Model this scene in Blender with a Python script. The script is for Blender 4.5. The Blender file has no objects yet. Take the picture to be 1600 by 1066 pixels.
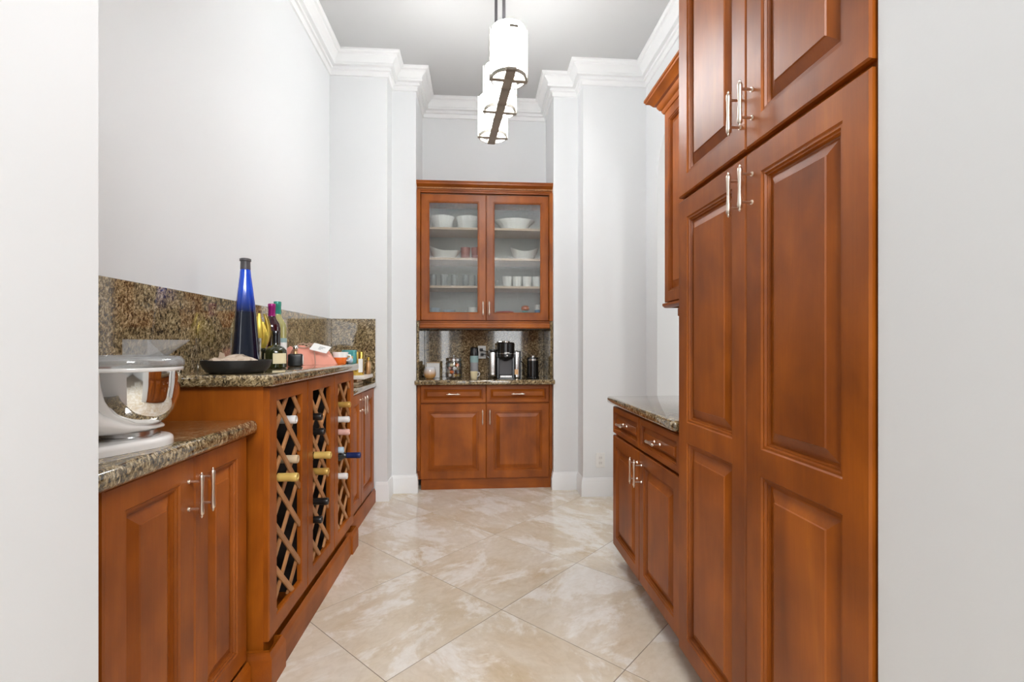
import bpy, bmesh, math, random
from mathutils import Matrix, Vector
random.seed(7)
PI = math.pi
scene = bpy.context.scene
COL = scene.collection

# ---------------------------------------------------------------- camera
cam_d = bpy.data.cameras.new('camera')
cam = bpy.data.objects.new('camera', cam_d)
COL.objects.link(cam)
cam.location = (0, 0, 1.19)
cam.rotation_euler = (PI / 2, 0, -math.radians(4.07))
cam_d.sensor_width = 36.0
cam_d.lens = 36.0 * 745 / 1600
cam_d.shift_y = 8.0 / 1600
cam_d.clip_start = 0.02
scene.camera = cam

# ---------------------------------------------------------------- world, lights, exposure
w = bpy.data.worlds.new('world')
scene.world = w
w.use_nodes = True
w.node_tree.nodes['Background'].inputs[0].default_value = (0.9, 0.95, 1.0, 1)
w.node_tree.nodes['Background'].inputs[1].default_value = 0.6
vs = scene.view_settings
vs.view_transform = 'Standard'
vs.look = 'None'
vs.gamma = 1
vs.use_curve_mapping = False
vs.exposure = 0.16
LAMP = 27.0          # pendant shades


def area(name, loc, target, sx, sy, power, col=(1, 1, 1)):
    d = bpy.data.lights.new(name, 'AREA')
    d.shape = 'RECTANGLE'
    d.size, d.size_y = sx, sy
    d.energy = power
    d.color = col
    o = bpy.data.objects.new(name, d)
    COL.objects.link(o)
    o.location = loc
    o.rotation_euler = (Vector(target) - Vector(loc)).to_track_quat('-Z', 'Y').to_euler()
    return o


area('hall_window_light', (0.95, -4.5, 1.75), (0.95, 2, 1.75), 1.0, 2.6, 32, (0.95, 0.98, 1))
area('hall_side_window_light', (-1.15, -4.5, 1.75), (-1.15, 2, 1.75), 0.7, 2.6, 20, (0.95, 0.98, 1))
area('hall_fill_light', (0.5, -1.0, 3.1), (-0.2, 4, 0.9), 1.8, 0.9, 115, (0.97, 0.985, 1))  # added fill tilted into the pantry like bounced flash, not a ceiling fixture
area('side_room_lamp', (3.25, 1.2, 2.25), (1.2, 3.6, 1.8), 0.5, 0.9, 16, (1, 1, 1))
area('side_room_fill_light', (4.3, 3.1, 1.6), (0, 3.0, 1.3), 1.8, 2.2, 45, (0.97, 0.99, 1))  # added soft fill through the arch to brighten the left wall, no known window


# ---------------------------------------------------------------- materials
def newmat(name):
    m = bpy.data.materials.new(name)
    m.use_nodes = True
    nt = m.node_tree
    return m, nt, nt.nodes['Principled BSDF']


def plain(name, col, rough=0.5, metal=0.0, coat=0.0, **kw):
    m, nt, b = newmat(name)
    b.inputs['Base Color'].default_value = (*col, 1)
    b.inputs['Roughness'].default_value = rough
    b.inputs['Metallic'].default_value = metal
    b.inputs['Coat Weight'].default_value = coat
    b.inputs['Coat Roughness'].default_value = 0.1
    for k, v in kw.items():
        b.inputs[k].default_value = v
    return m


def ramp(nt, stops, interp='LINEAR'):
    r = nt.nodes.new('ShaderNodeValToRGB')
    r.color_ramp.interpolation = interp
    els = r.color_ramp.elements
    while len(els) < len(stops):
        els.new(0.5)
    for e, (p, c) in zip(els, stops):
        e.position = p
        e.color = (*c, 1)
    return r


def noise(nt, vec, scale, detail=4, rough=0.55, dist=0.0):
    n = nt.nodes.new('ShaderNodeTexNoise')
    n.inputs['Scale'].default_value = scale
    n.inputs['Detail'].default_value = detail
    n.inputs['Roughness'].default_value = rough
    n.inputs['Distortion'].default_value = dist
    if vec is not None:
        nt.links.new(vec, n.inputs['Vector'])
    return n


def mapping(nt, src, scale=(1, 1, 1), rot=(0, 0, 0)):
    m = nt.nodes.new('ShaderNodeMapping')
    m.inputs['Scale'].default_value = scale
    m.inputs['Rotation'].default_value = rot
    nt.links.new(src, m.inputs['Vector'])
    return m.outputs[0]


def mixc(nt, fac, a, b, mode='MIX'):
    m = nt.nodes.new('ShaderNodeMix')
    m.data_type = 'RGBA'
    m.blend_type = mode
    for s, v in ((m.inputs[0], fac), (m.inputs[6], a), (m.inputs[7], b)):
        if hasattr(v, 'links') or hasattr(v, 'is_linked'):
            nt.links.new(v, s)
        elif isinstance(v, (int, float)):
            s.default_value = v
        else:
            s.default_value = (*v, 1)
    return m.outputs[2]


def objcoord(nt, rand=0.0):
    tc = nt.nodes.new('ShaderNodeTexCoord')
    out = tc.outputs['Object']
    if rand:
        oi = nt.nodes.new('ShaderNodeObjectInfo')
        v = nt.nodes.new('ShaderNodeVectorMath')
        v.operation = 'SCALE'
        v.inputs[0].default_value = (17.3, 29.1, 11.7)
        nt.links.new(oi.outputs['Random'], v.inputs['Scale'])
        a = nt.nodes.new('ShaderNodeVectorMath')
        nt.links.new(out, a.inputs[0])
        nt.links.new(v.outputs[0], a.inputs[1])
        out = a.outputs[0]
    return out


def wood_mat(name, dark, mid, light, rough=0.4, horiz=False):
    m, nt, b = newmat(name)
    v = objcoord(nt, 1.0)
    sc = (1.0, 5, 5) if horiz else (5, 5, 1.0)
    n1 = noise(nt, mapping(nt, v, sc), 1.6, 6, 0.6, 0.6)
    n2 = noise(nt, mapping(nt, v, (2.2, 2.2, 1.6)), 2.2, 3, 0.5, 0.4)
    sc3 = (6, 220, 220) if horiz else (220, 220, 6)
    n3 = noise(nt, mapping(nt, v, sc3), 1.0, 3, 0.6)
    r1 = ramp(nt, [(0.3, dark), (0.52, mid), (0.75, light)])
    nt.links.new(n1.outputs[0], r1.inputs[0])
    r2 = ramp(nt, [(0.3, (0.66, 0.62, 0.58)), (0.7, (1.18, 1.22, 1.26))])
    nt.links.new(n2.outputs[0], r2.inputs[0])
    c = mixc(nt, 1.0, r1.outputs[0], r2.outputs[0], 'MULTIPLY')
    r3 = ramp(nt, [(0.35, (0.95, 0.94, 0.93)), (0.65, (1.03, 1.03, 1.03))])
    nt.links.new(n3.outputs[0], r3.inputs[0])
    c = mixc(nt, 1.0, c, r3.outputs[0], 'MULTIPLY')
    nt.links.new(c, b.inputs['Base Color'])
    b.inputs['Roughness'].default_value = rough
    b.inputs['Coat IOR'].default_value = 1.52
    b.inputs['Coat Weight'].default_value = 0.8
    b.inputs['Coat Roughness'].default_value = 0.38
    b.inputs['Specular IOR Level'].default_value = 0.0
    return m


WD, WM, WL = (0.255, 0.060, 0.0035), (0.335, 0.082, 0.0045), (0.405, 0.109, 0.007)
M = {}
M['wood'] = wood_mat('cherry_wood', WD, WM, WL)
M['woodh'] = wood_mat('cherry_wood_horizontal', WD, WM, WL, horiz=True)
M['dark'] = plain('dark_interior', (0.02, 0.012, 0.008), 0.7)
M['lattice'] = wood_mat('lattice_wood', (0.38, 0.165, 0.055), (0.47, 0.215, 0.08), (0.55, 0.265, 0.11), 0.4)


def granite_mat():
    m, nt, b = newmat('brown_granite')
    tc = nt.nodes.new('ShaderNodeNewGeometry')
    v = mapping(nt, tc.outputs['Position'], (1, 1, 1), (0.5, 0.35, 0.6))
    v2 = mapping(nt, v, (1.0, 1.7, 1.0))
    n1 = noise(nt, v2, 78, 3, 0.68, 0.9)
    r1 = ramp(nt, [(0.35, (0.018, 0.014, 0.010)), (0.43, (0.11, 0.08, 0.042)), (0.50, (0.26, 0.193, 0.10)),
                   (0.58, (0.42, 0.335, 0.195)), (0.68, (0.64, 0.555, 0.40))])
    nt.links.new(n1.outputs[0], r1.inputs[0])
    n2 = noise(nt, v, 42, 3, 0.6, 0.5)
    r2 = ramp(nt, [(0.38, (0.28, 0.26, 0.24)), (0.49, (1, 1, 1))])
    nt.links.new(n2.outputs[0], r2.inputs[0])
    c = mixc(nt, 0.75, r1.outputs[0], r2.outputs[0], 'MULTIPLY')
    n3 = noise(nt, v, 6, 2, 0.5, 0.2)
    r3 = ramp(nt, [(0.35, (0.85, 0.8, 0.72)), (0.65, (1.15, 1.12, 1.08))])
    nt.links.new(n3.outputs[0], r3.inputs[0])
    c = mixc(nt, 1.0, c, r3.outputs[0], 'MULTIPLY')
    nt.links.new(c, b.inputs['Base Color'])
    b.inputs['Roughness'].default_value = 0.06
    b.inputs['IOR'].default_value = 1.65
    b.inputs['Coat Weight'].default_value = 0.7
    b.inputs['Coat Roughness'].default_value = 0.03
    return m


M['granite'] = granite_mat()


def tile_mat():
    m, nt, b = newmat('travertine')
    v = objcoord(nt, 1.0)
    vs_ = mapping(nt, v, (1.0, 1.6, 1), (0, 0, 0.9))
    n1 = noise(nt, vs_, 2.4, 5, 0.6, 0.5)
    r1 = ramp(nt, [(0.30, (0.63, 0.505, 0.345)), (0.48, (0.71, 0.62, 0.49)), (0.68, (0.75, 0.68, 0.58))])
    nt.links.new(n1.outputs[0], r1.inputs[0])
    n2 = noise(nt, vs_, 2.7, 9, 0.70, 0.45)
    r2 = ramp(nt, [(0.49, (0, 0, 0)), (0.56, (0.75, 0.75, 0.75)), (0.66, (1, 1, 1))])
    nt.links.new(n2.outputs[0], r2.inputs[0])
    c = mixc(nt, r2.outputs[0], r1.outputs[0], (0.86, 0.83, 0.775))
    n3 = noise(nt, vs_, 22, 4, 0.6, 0.6)
    r3 = ramp(nt, [(0.3, (0.93, 0.91, 0.88)), (0.6, (1.02, 1.02, 1.02))])
    nt.links.new(n3.outputs[0], r3.inputs[0])
    c = mixc(nt, 1.0, c, r3.outputs[0], 'MULTIPLY')
    nt.links.new(c, b.inputs['Base Color'])
    b.inputs['Roughness'].default_value = 0.13
    return m


M['tile'] = tile_mat()
M['grout'] = plain('grout', (0.27, 0.22, 0.17), 0.8)


def wall_mat():
    m, nt, b = newmat('white_wall_paint')
    b.inputs['Base Color'].default_value = (0.785, 0.795, 0.80, 1)
    b.inputs['Roughness'].default_value = 0.55
    n = noise(nt, objcoord(nt), 160, 3, 0.5)
    bp = nt.nodes.new('ShaderNodeBump')
    bp.inputs['Strength'].default_value = 0.06
    bp.inputs['Distance'].default_value = 0.002
    nt.links.new(n.outputs[0], bp.inputs['Height'])
    nt.links.new(bp.outputs[0], b.inputs['Normal'])
    return m


M['wall'] = wall_mat()
M['trim'] = plain('white_trim_paint', (0.85, 0.853, 0.85), 0.35)
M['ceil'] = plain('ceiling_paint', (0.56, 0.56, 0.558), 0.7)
M['nickel'] = plain('brushed_nickel', (0.78, 0.68, 0.58), 0.28, 1.0)
M['chrome'] = plain('chrome', (0.85, 0.84, 0.82), 0.05, 1.0)
M['steel'] = plain('steel', (0.62, 0.61, 0.6), 0.25, 1.0)
M['bronze'] = plain('brushed_bronze', (0.4, 0.37, 0.32), 0.5, 0.35)
M['white'] = plain('white_enamel', (0.82, 0.8, 0.77), 0.18, 0, 0.5)
M['ceramic'] = plain('white_ceramic', (0.9, 0.9, 0.88), 0.2, 0, 0.3)
M['black'] = plain('black_plastic', (0.008, 0.008, 0.009), 0.18, 0, 0.4)
M['matblack'] = plain('matte_black', (0.014, 0.014, 0.014), 0.45)
M['darkgrey'] = plain('dark_grey', (0.075, 0.07, 0.075), 0.35)
M['gold'] = plain('gold', (0.75, 0.52, 0.12), 0.22, 1.0)
M['gold2'] = plain('gold_foil', (0.8, 0.6, 0.1), 0.35, 0.6)
M['copper'] = plain('copper', (0.55, 0.33, 0.17), 0.3, 0.8)
M['bluegl'] = plain('cobalt_bottle_glass', (0.008, 0.085, 0.62), 0.04, 0, 0.6)
M['blueliq'] = plain('dark_filled_blue_glass', (0.002, 0.008, 0.03), 0.04, 0, 0.6)
M['redgl'] = plain('dark_red_wine_bottle', (0.03, 0.004, 0.008), 0.05, 0, 0.5)
M['greengl'] = plain('dark_olive_glass', (0.02, 0.024, 0.006), 0.05, 0, 0.5)
M['winegl'] = plain('black_wine_bottle', (0.006, 0.008, 0.006), 0.1, 0, 0.3)
M['paleglass'] = plain('pale_yellow_wine_glass', (0.36, 0.34, 0.13), 0.06, 0, 0.5)
M['magenta'] = plain('magenta_foil', (0.32, 0.012, 0.17), 0.3, 0.3)
M['teal'] = plain('teal_foil', (0.03, 0.26, 0.19), 0.3, 0.2)
M['cream'] = plain('cream_label', (0.75, 0.66, 0.42), 0.5)
M['paper'] = plain('white_paper', (0.82, 0.81, 0.78), 0.6)
M['ltpaper'] = plain('cream_plastic_bag', (0.56, 0.44, 0.33), 0.15, 0, 0.6)
M['pink'] = plain('salmon_pink_cloth', (0.70, 0.28, 0.2), 0.5)
M['twine'] = plain('twine', (0.4, 0.27, 0.2), 0.7)
M['orange'] = plain('orange_glaze', (0.85, 0.19, 0.03), 0.25)
M['tealcan'] = plain('teal_tin', (0.08, 0.33, 0.33), 0.3, 0.2)
M['tan'] = plain('tan_label', (0.62, 0.4, 0.17), 0.5)
M['corkc'] = plain('cork', (0.62, 0.47, 0.3), 0.7)
M['marble'] = plain('cream_stone', (0.74, 0.69, 0.62), 0.3)
M['navy'] = plain('navy_foil', (0.01, 0.025, 0.12), 0.35, 0.2)
M['yellowc'] = plain('pale_yellow_foil', (0.66, 0.46, 0.13), 0.35, 0.15)
M['amberc'] = plain('amber_foil', (0.55, 0.33, 0.08), 0.35, 0.3)
M['pinkc'] = plain('pink_foil', (0.72, 0.42, 0.36), 0.4)
M['blackc'] = plain('black_foil', (0.008, 0.008, 0.008), 0.3)
M['whitec'] = plain('white_foil', (0.75, 0.74, 0.72), 0.4)
M['tealmat'] = plain('sage_plastic', (0.28, 0.42, 0.42), 0.4)
M['greylbl'] = plain('grey_label', (0.3, 0.3, 0.31), 0.5)
M['red'] = plain('red_enamel', (0.6, 0.04, 0.05), 0.3)
M['blue'] = plain('blue_glaze', (0.1, 0.3, 0.55), 0.3)
M['ltblue'] = plain('pale_blue_glaze', (0.45, 0.6, 0.72), 0.3)
M['shelf'] = plain('pale_maple', (0.60, 0.44, 0.31), 0.4)
M['inside'] = plain('pale_grey_melamine', (0.46, 0.48, 0.46), 0.5)
M['amber'] = plain('amber_wax', (0.62, 0.31, 0.09), 0.3)


def frost(name, top, bottom, z0, z1):
    m, nt, b = newmat(name)
    tc = nt.nodes.new('ShaderNodeTexCoord')
    sp = nt.nodes.new('ShaderNodeSeparateXYZ')
    nt.links.new(tc.outputs['Object'], sp.inputs[0])
    mr = nt.nodes.new('ShaderNodeMapRange')
    mr.inputs[1].default_value, mr.inputs[2].default_value = z0, z1
    nt.links.new(sp.outputs[2], mr.inputs[0])
    nt.links.new(mixc(nt, mr.outputs[0], bottom, top), b.inputs['Base Color'])
    b.inputs['Roughness'].default_value = 0.12
    b.inputs['Coat Weight'].default_value = 0.5
    return m


M['bluebottle'] = frost('cobalt_glass_with_dark_liquid', (0.006, 0.075, 0.62), (0.001, 0.004, 0.016), 0.235, 0.335)
M['candleglass'] = frost('white_to_amber_dipped_glass', (0.78, 0.8, 0.82), (0.62, 0.33, 0.11), 0.03, 0.09)


def thin_glass(name, tint, gloss=0.12, rough=0.03, haze=0.0, hazecol=(0.8, 0.85, 0.85)):
    """clear sheet: transparent body with fresnel reflection and an optional milky share"""
    m = bpy.data.materials.new(name)
    m.use_nodes = True
    nt = m.node_tree
    nt.nodes.remove(nt.nodes['Principled BSDF'])
    out = nt.nodes['Material Output']
    tr = nt.nodes.new('ShaderNodeBsdfTransparent')
    tr.inputs[0].default_value = (*tint, 1)
    gl = nt.nodes.new('ShaderNodeBsdfGlossy')
    gl.inputs['Roughness'].default_value = rough
    lw = nt.nodes.new('ShaderNodeLayerWeight')
    lw.inputs[0].default_value = 0.35
    mr = nt.nodes.new('ShaderNodeMapRange')
    mr.inputs[3].default_value = gloss
    mr.inputs[4].default_value = 0.75
    nt.links.new(lw.outputs['Fresnel'], mr.inputs[0])
    mx = nt.nodes.new('ShaderNodeMixShader')
    nt.links.new(mr.outputs[0], mx.inputs[0])
    nt.links.new(tr.outputs[0], mx.inputs[1])
    nt.links.new(gl.outputs[0], mx.inputs[2])
    last = mx.outputs[0]
    if haze:
        df = nt.nodes.new('ShaderNodeBsdfTranslucent')
        df.inputs[0].default_value = (*hazecol, 1)
        d2 = nt.nodes.new('ShaderNodeBsdfDiffuse')
        d2.inputs[0].default_value = (*hazecol, 1)
        ms = nt.nodes.new('ShaderNodeMixShader')
        nt.links.new(df.outputs[0], ms.inputs[1])
        nt.links.new(d2.outputs[0], ms.inputs[2])
        m2 = nt.nodes.new('ShaderNodeMixShader')
        m2.inputs[0].default_value = haze
        nt.links.new(last, m2.inputs[1])
        nt.links.new(ms.outputs[0], m2.inputs[2])
        last = m2.outputs[0]
    nt.links.new(last, out.inputs[0])
    return m


M['reeded'] = thin_glass('reeded_glass', (0.95, 0.99, 0.975), 0.06, 0.06, 0.05, (0.72, 0.8, 0.78))
M['clear'] = thin_glass('clear_glass', (0.98, 0.985, 0.985), 0.02, 0.02, 0.01)
M['tumbler'] = thin_glass('tumbler_glass', (0.9, 0.93, 0.93), 0.06, 0.03, 0.35, (0.85, 0.88, 0.88))
M['pinkglass'] = thin_glass('pink_tumbler_glass', (0.97, 0.66, 0.62), 0.06, 0.03, 0.4, (0.9, 0.45, 0.4))
M['plasticclear'] = thin_glass('clear_plastic', (0.95, 0.96, 0.96), 0.06, 0.08, 0.2, (0.9, 0.9, 0.9))


def emit_mat():
    m, nt, b = newmat('lit_opal_glass')
    b.inputs['Base Color'].default_value = (0.9, 0.9, 0.88, 1)
    b.inputs['Emission Color'].default_value = (0.965, 0.985, 1, 1)
    b.inputs['Emission Strength'].default_value = LAMP
    return m


M['opal'] = emit_mat()


# ---------------------------------------------------------------- mesh helpers
class MB:
    def __init__(self):
        self.bm = bmesh.new()

    def box(self, x0, y0, z0, x1, y1, z1, bevel=0.0, seg=1):
        bm = bmesh.new()
        vs_ = [bm.verts.new(p) for p in ((x0, y0, z0), (x1, y0, z0), (x1, y1, z0), (x0, y1, z0),
                                         (x0, y0, z1), (x1, y0, z1), (x1, y1, z1), (x0, y1, z1))]
        for f in ((3, 2, 1, 0), (4, 5, 6, 7), (0, 1, 5, 4), (1, 2, 6, 5), (2, 3, 7, 6), (3, 0, 4, 7)):
            bm.faces.new([vs_[i] for i in f])
        if bevel:
            bmesh.ops.bevel(bm, geom=bm.edges[:], offset=bevel, segments=seg, profile=0.5, affect='EDGES')
        self.merge(bm)
        return self

    def merge(self, bm, mat=None):
        me = bpy.data.meshes.new('tmp')
        bm.to_mesh(me)
        bm.free()
        if mat is not None:
            me.transform(mat)
        self.bm.from_mesh(me)
        bpy.data.meshes.remove(me)

    def pts(self, verts, faces):
        vv = [self.bm.verts.new(v) for v in verts]
        for f in faces:
            self.bm.faces.new([vv[i] for i in f])
        return self

    def lathe(self, prof, seg=24, cx=0, cy=0, axis='z', cap=True, fn=None):
        """prof: list of (radius, height). axis z or x; fn(ang, r, h) -> r tweaks the radius"""
        rings = []
        for r, h in prof:
            ring = []
            for i in range(seg):
                a = 2 * PI * i / seg
                rr = fn(a, r, h) if fn else r
                u, v = rr * math.cos(a), rr * math.sin(a)
                ring.append(self.bm.verts.new((cx + u, cy + v, h) if axis == 'z' else (h, cx + u, cy + v)))
            rings.append(ring)
        for a, b in zip(rings, rings[1:]):
            for i in range(seg):
                j = (i + 1) % seg
                self.bm.faces.new((a[i], a[j], b[j], b[i]))
        if cap:
            self.bm.faces.new(rings[0][::-1])
            self.bm.faces.new(rings[-1])
        return self

    def tube(self, path, r, seg=8, rs=None, closed=False):
        path = [Vector(p) for p in path]
        n = len(path)
        rings = []
        up = Vector((0, 0, 1))
        prev = None
        for k, p in enumerate(path):
            if closed:
                t = path[(k + 1) % n] - path[k - 1]
            else:
                t = path[min(k + 1, n - 1)] - path[max(k - 1, 0)]
            t.normalize()
            if prev is None:
                s = t.cross(up)
                if s.length < 1e-3:
                    s = t.cross(Vector((1, 0, 0)))
            else:
                s = prev - t * prev.dot(t)
            s.normalize()
            prev = s
            q = t.cross(s)
            rr = rs[k] if rs else r
            if not isinstance(rr, tuple):
                rr = (rr, rr)
            rings.append([self.bm.verts.new(p + s * math.cos(2 * PI * i / seg) * rr[0] + q * math.sin(2 * PI * i / seg) * rr[1])
                          for i in range(seg)])
        pairs = list(zip(rings, rings[1:]))
        if closed:
            pairs.append((rings[-1], rings[0]))
        for a, b in pairs:
            for i in range(seg):
                j = (i + 1) % seg
                self.bm.faces.new((a[i], a[j], b[j], b[i]))
        if not closed:
            self.bm.faces.new(rings[0][::-1])
            self.bm.faces.new(rings[-1])
        return self

    def sphere(self, c, r, sx=1, sy=1, sz=1, u=16, v=10):
        bm = bmesh.new()
        bmesh.ops.create_uvsphere(bm, u_segments=u, v_segments=v, radius=r)
        self.merge(bm, Matrix.Translation(c) @ Matrix.Diagonal((sx, sy, sz, 1)))
        return self

    def sweep(self, path, prof, side=1):
        """profile (offset, z) swept along the XY path with mitred corners; side=1 offsets to the right"""
        pts = [Vector((p[0], p[1])) for p in path]
        n = len(pts)
        cols = []
        for k in range(n):
            nr = []
            if k > 0:
                d = (pts[k] - pts[k - 1]).normalized()
                nr.append(Vector((d.y, -d.x)) * side)
            if k < n - 1:
                d = (pts[k + 1] - pts[k]).normalized()
                nr.append(Vector((d.y, -d.x)) * side)
            if len(nr) == 2:
                m = (nr[0] + nr[1])
                m = m / max(1e-6, m.dot(nr[0]))
            else:
                m = nr[0]
            cols.append([self.bm.verts.new((pts[k].x + m.x * o, pts[k].y + m.y * o, z)) for o, z in prof])
        np_ = len(prof)
        for a, b in zip(cols, cols[1:]):
            for i in range(np_):
                j = (i + 1) % np_
                self.bm.faces.new((a[i], a[j], b[j], b[i]))
        self.bm.faces.new(cols[0])
        self.bm.faces.new(cols[-1][::-1])
        return self

    def prism(self, poly, z0, z1):
        lo = [self.bm.verts.new((x, y, z0)) for x, y in poly]
        hi = [self.bm.verts.new((x, y, z1)) for x, y in poly]
        n = len(poly)
        for i in range(n):
            j = (i + 1) % n
            self.bm.faces.new((lo[i], lo[j], hi[j], hi[i]))
        self.bm.faces.new(lo[::-1])
        self.bm.faces.new(hi)
        return self

    def mesh(self, name, mat, smooth=35):
        bmesh.ops.recalc_face_normals(self.bm, faces=self.bm.faces[:])
        me = bpy.data.meshes.new(name)
        self.bm.to_mesh(me)
        self.bm.free()
        mats = mat if isinstance(mat, (list, tuple)) else [mat]
        for x in mats:
            me.materials.append(M[x])
        if smooth:
            for p in me.polygons:
                p.use_smooth = True
            me.set_sharp_from_angle(angle=math.radians(smooth))
        return me

    def build(self, name, mat, parent=None, loc=None, smooth=35):
        return link(name, self.mesh(name, mat, smooth), parent, loc)


def link(name, me, parent=None, loc=None, rotz=0):
    o = bpy.data.objects.new(name, me)
    COL.objects.link(o)
    if parent is not None:
        o.parent = parent
    if loc is not None:
        o.location = loc
    if rotz:
        o.rotation_euler = (0, 0, rotz)
    return o


def tag(o, label, cat, group=None):
    o['label'] = label
    o['category'] = cat
    if group:
        o['group'] = group
    return o


def thing(name, label, cat, loc=(0, 0, 0), rotz=0, group=None):
    o = link(name, None, None, loc, rotz)
    o.empty_display_size = 0.1
    return tag(o, label, cat, group)


def structure(name, mb, mat, smooth=0, parent=None):
    o = mb.build(name, mat, parent, smooth=smooth)
    o['kind'] = 'structure'
    return o


# ---------------------------------------------------------------- setting
CZ = 3.41
Y1, Y2, Y3 = 3.725, 3.915, 4.36
XL, XR = -1.13, 1.34
XL1, XL2 = -0.697, -0.503
XR1, XR2 = 0.829, 0.624
JY = 0.832

fl = structure('floor', MB().box(-3.0, -4.6, -0.08, 4.4, 5.0, -0.0012), 'grout')
PITCH = 0.612
tm = MB().box(-0.3043, -0.3043, -0.02, 0.3043, 0.3043, 0.0, 0.0008).mesh('floor_tile', 'tile', 0)
ax, ay = 0.106, 2.152
q = math.sqrt(0.5)
for i in range(-9, 9):
    for j in range(-9, 9):
        u, v = (i + 0.5) * PITCH, (j + 0.5) * PITCH
        x, y = ax + (u - v) * q, ay + (u + v) * q
        if -2.5 < x < 3.9 and -2.6 < y < 4.5:
            t = link('floor_tile', tm, fl, (x, y, random.uniform(-0.0003, 0)), PI / 4 + random.choice((0, 1, 2, 3)) * PI / 2)

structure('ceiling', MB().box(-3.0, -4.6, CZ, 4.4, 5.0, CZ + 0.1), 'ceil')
structure('wall_left', MB().box(XL - 0.15, JY, 0, XL, Y1, CZ), 'wall')
structure('wall_back', MB().prism([(XL - 0.15, Y1), (XL1, Y1), (XL1, Y2), (XL2, Y2), (XL2, Y3), (XR2, Y3), (XR2, Y2), (XR1, Y2),
                                   (XR1, Y1), (XR + 0.16, Y1), (XR + 0.16, Y3 + 0.15), (XL - 0.15, Y3 + 0.15)], 0, CZ), 'wall')
# right wall with an arched doorway, drawn in the YZ plane and given thickness
AY0, AY1, ASZ = 2.66, 3.49, 2.41
AR = (AY1 - AY0) / 2
mb = MB()
mb.box(XR, JY, 0, XR + 0.16, AY0, CZ).box(XR, AY1, 0, XR + 0.16, Y1, CZ)
apts = [((AY0 + AY1) / 2 - AR * math.cos(PI * k / 24), ASZ + AR * math.sin(PI * k / 24)) for k in range(25)]
for (ya, za), (yb, zb) in zip(apts, apts[1:]):
    mb.pts([(XR, ya, za), (XR, yb, zb), (XR, yb, CZ), (XR, ya, CZ), (XR + 0.16, ya, za), (XR + 0.16, yb, zb), (XR + 0.16, yb, CZ), (XR + 0.16, ya, CZ)],
           [(0, 1, 2, 3), (7, 6, 5, 4), (0, 4, 5, 1)])
structure('wall_right', mb, 'wall')
# front wall: two piers and a header round the opening the photograph is taken through
PX0, PX1 = -0.624, 0.7385
structure('wall_front_left', MB().box(-3.0, 0.45, 0, PX0, JY, CZ), 'wall')
structure('wall_front_right', MB().box(PX1, 0.45, 0, 4.4, JY, CZ), 'wall')
structure('wall_front_header', MB().box(PX0, 0.45, 2.62, PX1, JY, CZ), 'wall')
# hall behind the camera and side room beyond the arched doorway
structure('wall_hall_left', MB().box(-3.1, -4.6, 0, -3.0, JY, CZ), 'wall')
structure('wall_hall_right', MB().box(4.4, -4.6, 0, 4.5, 5.0, CZ), 'wall')
structure('wall_hall_back', MB().box(-3.1, -4.7, 0, 4.5, -4.6, CZ), 'wall')
structure('wall_side_room', MB().box(XR + 0.16, 4.9, 0, 4.4, 5.0, CZ), 'wall')

mb = MB()
hd = [(-0.36, 0.0), (0.36, 0.0)] + [(0.36 * math.cos(PI * k / 16), 1.75 + 0.36 * math.sin(PI * k / 16)) for k in range(17)]
n_ = len(hd)
mb.pts([(x - 0.1, -4.56, z) for x, z in hd] + [(x - 0.1, -4.595, z) for x, z in hd], [tuple(range(n_)), tuple(range(2 * n_ - 1, n_ - 1, -1))] + [(i, (i + 1) % n_, n_ + (i + 1) % n_, n_ + i) for i in range(n_)])
structure('door_1', mb, 'wood')

# crown moulding and skirting
CROWN = [(0, 3.255), (0.012, 3.255), (0.014, 3.278), (0.020, 3.287), (0.034, 3.289), (0.036, 3.301), (0.029, 3.306), (0.032, 3.312),
         (0.056, 3.314), (0.058, 3.330), (0.052, 3.336), (0.060, 3.352), (0.085, 3.374), (0.088, 3.384), (0.103, 3.388),
         (0.112, 3.397), (0.112, CZ), (0, CZ)]
ROOM = [(XL, JY), (XL, Y1), (XL1, Y1), (XL1, Y2), (XL2, Y2), (XL2, Y3), (XR2, Y3), (XR2, Y2), (XR1, Y2), (XR1, Y1), (XR, Y1), (XR, JY)]
structure('trim_1', MB().sweep(ROOM, CROWN, 1), 'trim', 30)
SKIRT = [(0, 0), (0.016, 0), (0.016, 0.10), (0.013, 0.106), (0.013, 0.124), (0.009, 0.132), (0.006, 0.145), (0, 0.147)]
structure('baseboard_left', MB().sweep([(-0.785, Y1), (XL1, Y1), (XL1, Y2), (XL2, Y2), (XL2, Y2 + 0.035)], SKIRT, 1), 'trim', 30)
structure('baseboard_right', MB().sweep([(XR2, Y2 + 0.035), (XR2, Y2), (XR1, Y2), (XR1, Y1), (XR, Y1), (XR, AY1)], SKIRT, 1), 'trim', 30)

# ---------------------------------------------------------------- joinery helpers (cabinet frame: x along, -y front, z up)
BEAD = [(0, 0), (0.0035, 0.0045), (0.0095, 0.004), (0.012, 0.0095), (0.016, 0.009), (0.0185, 0.0165), (0.0195, 0.0165)]
PANEL = [(0, 0.0163), (0.005, 0.0163), (0.032, 0.005), (0.034, 0.0018)]


def ring(mb, x0, z0, x1, z1, y):
    return [mb.bm.verts.new(p) for p in ((x0, y, z0), (x1, y, z0), (x1, y, z1), (x0, y, z1))]


def bridge(mb, a, b):
    for i in range(4):
        j = (i + 1) % 4
        mb.bm.faces.new((a[i], a[j], b[j], b[i]))


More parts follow.
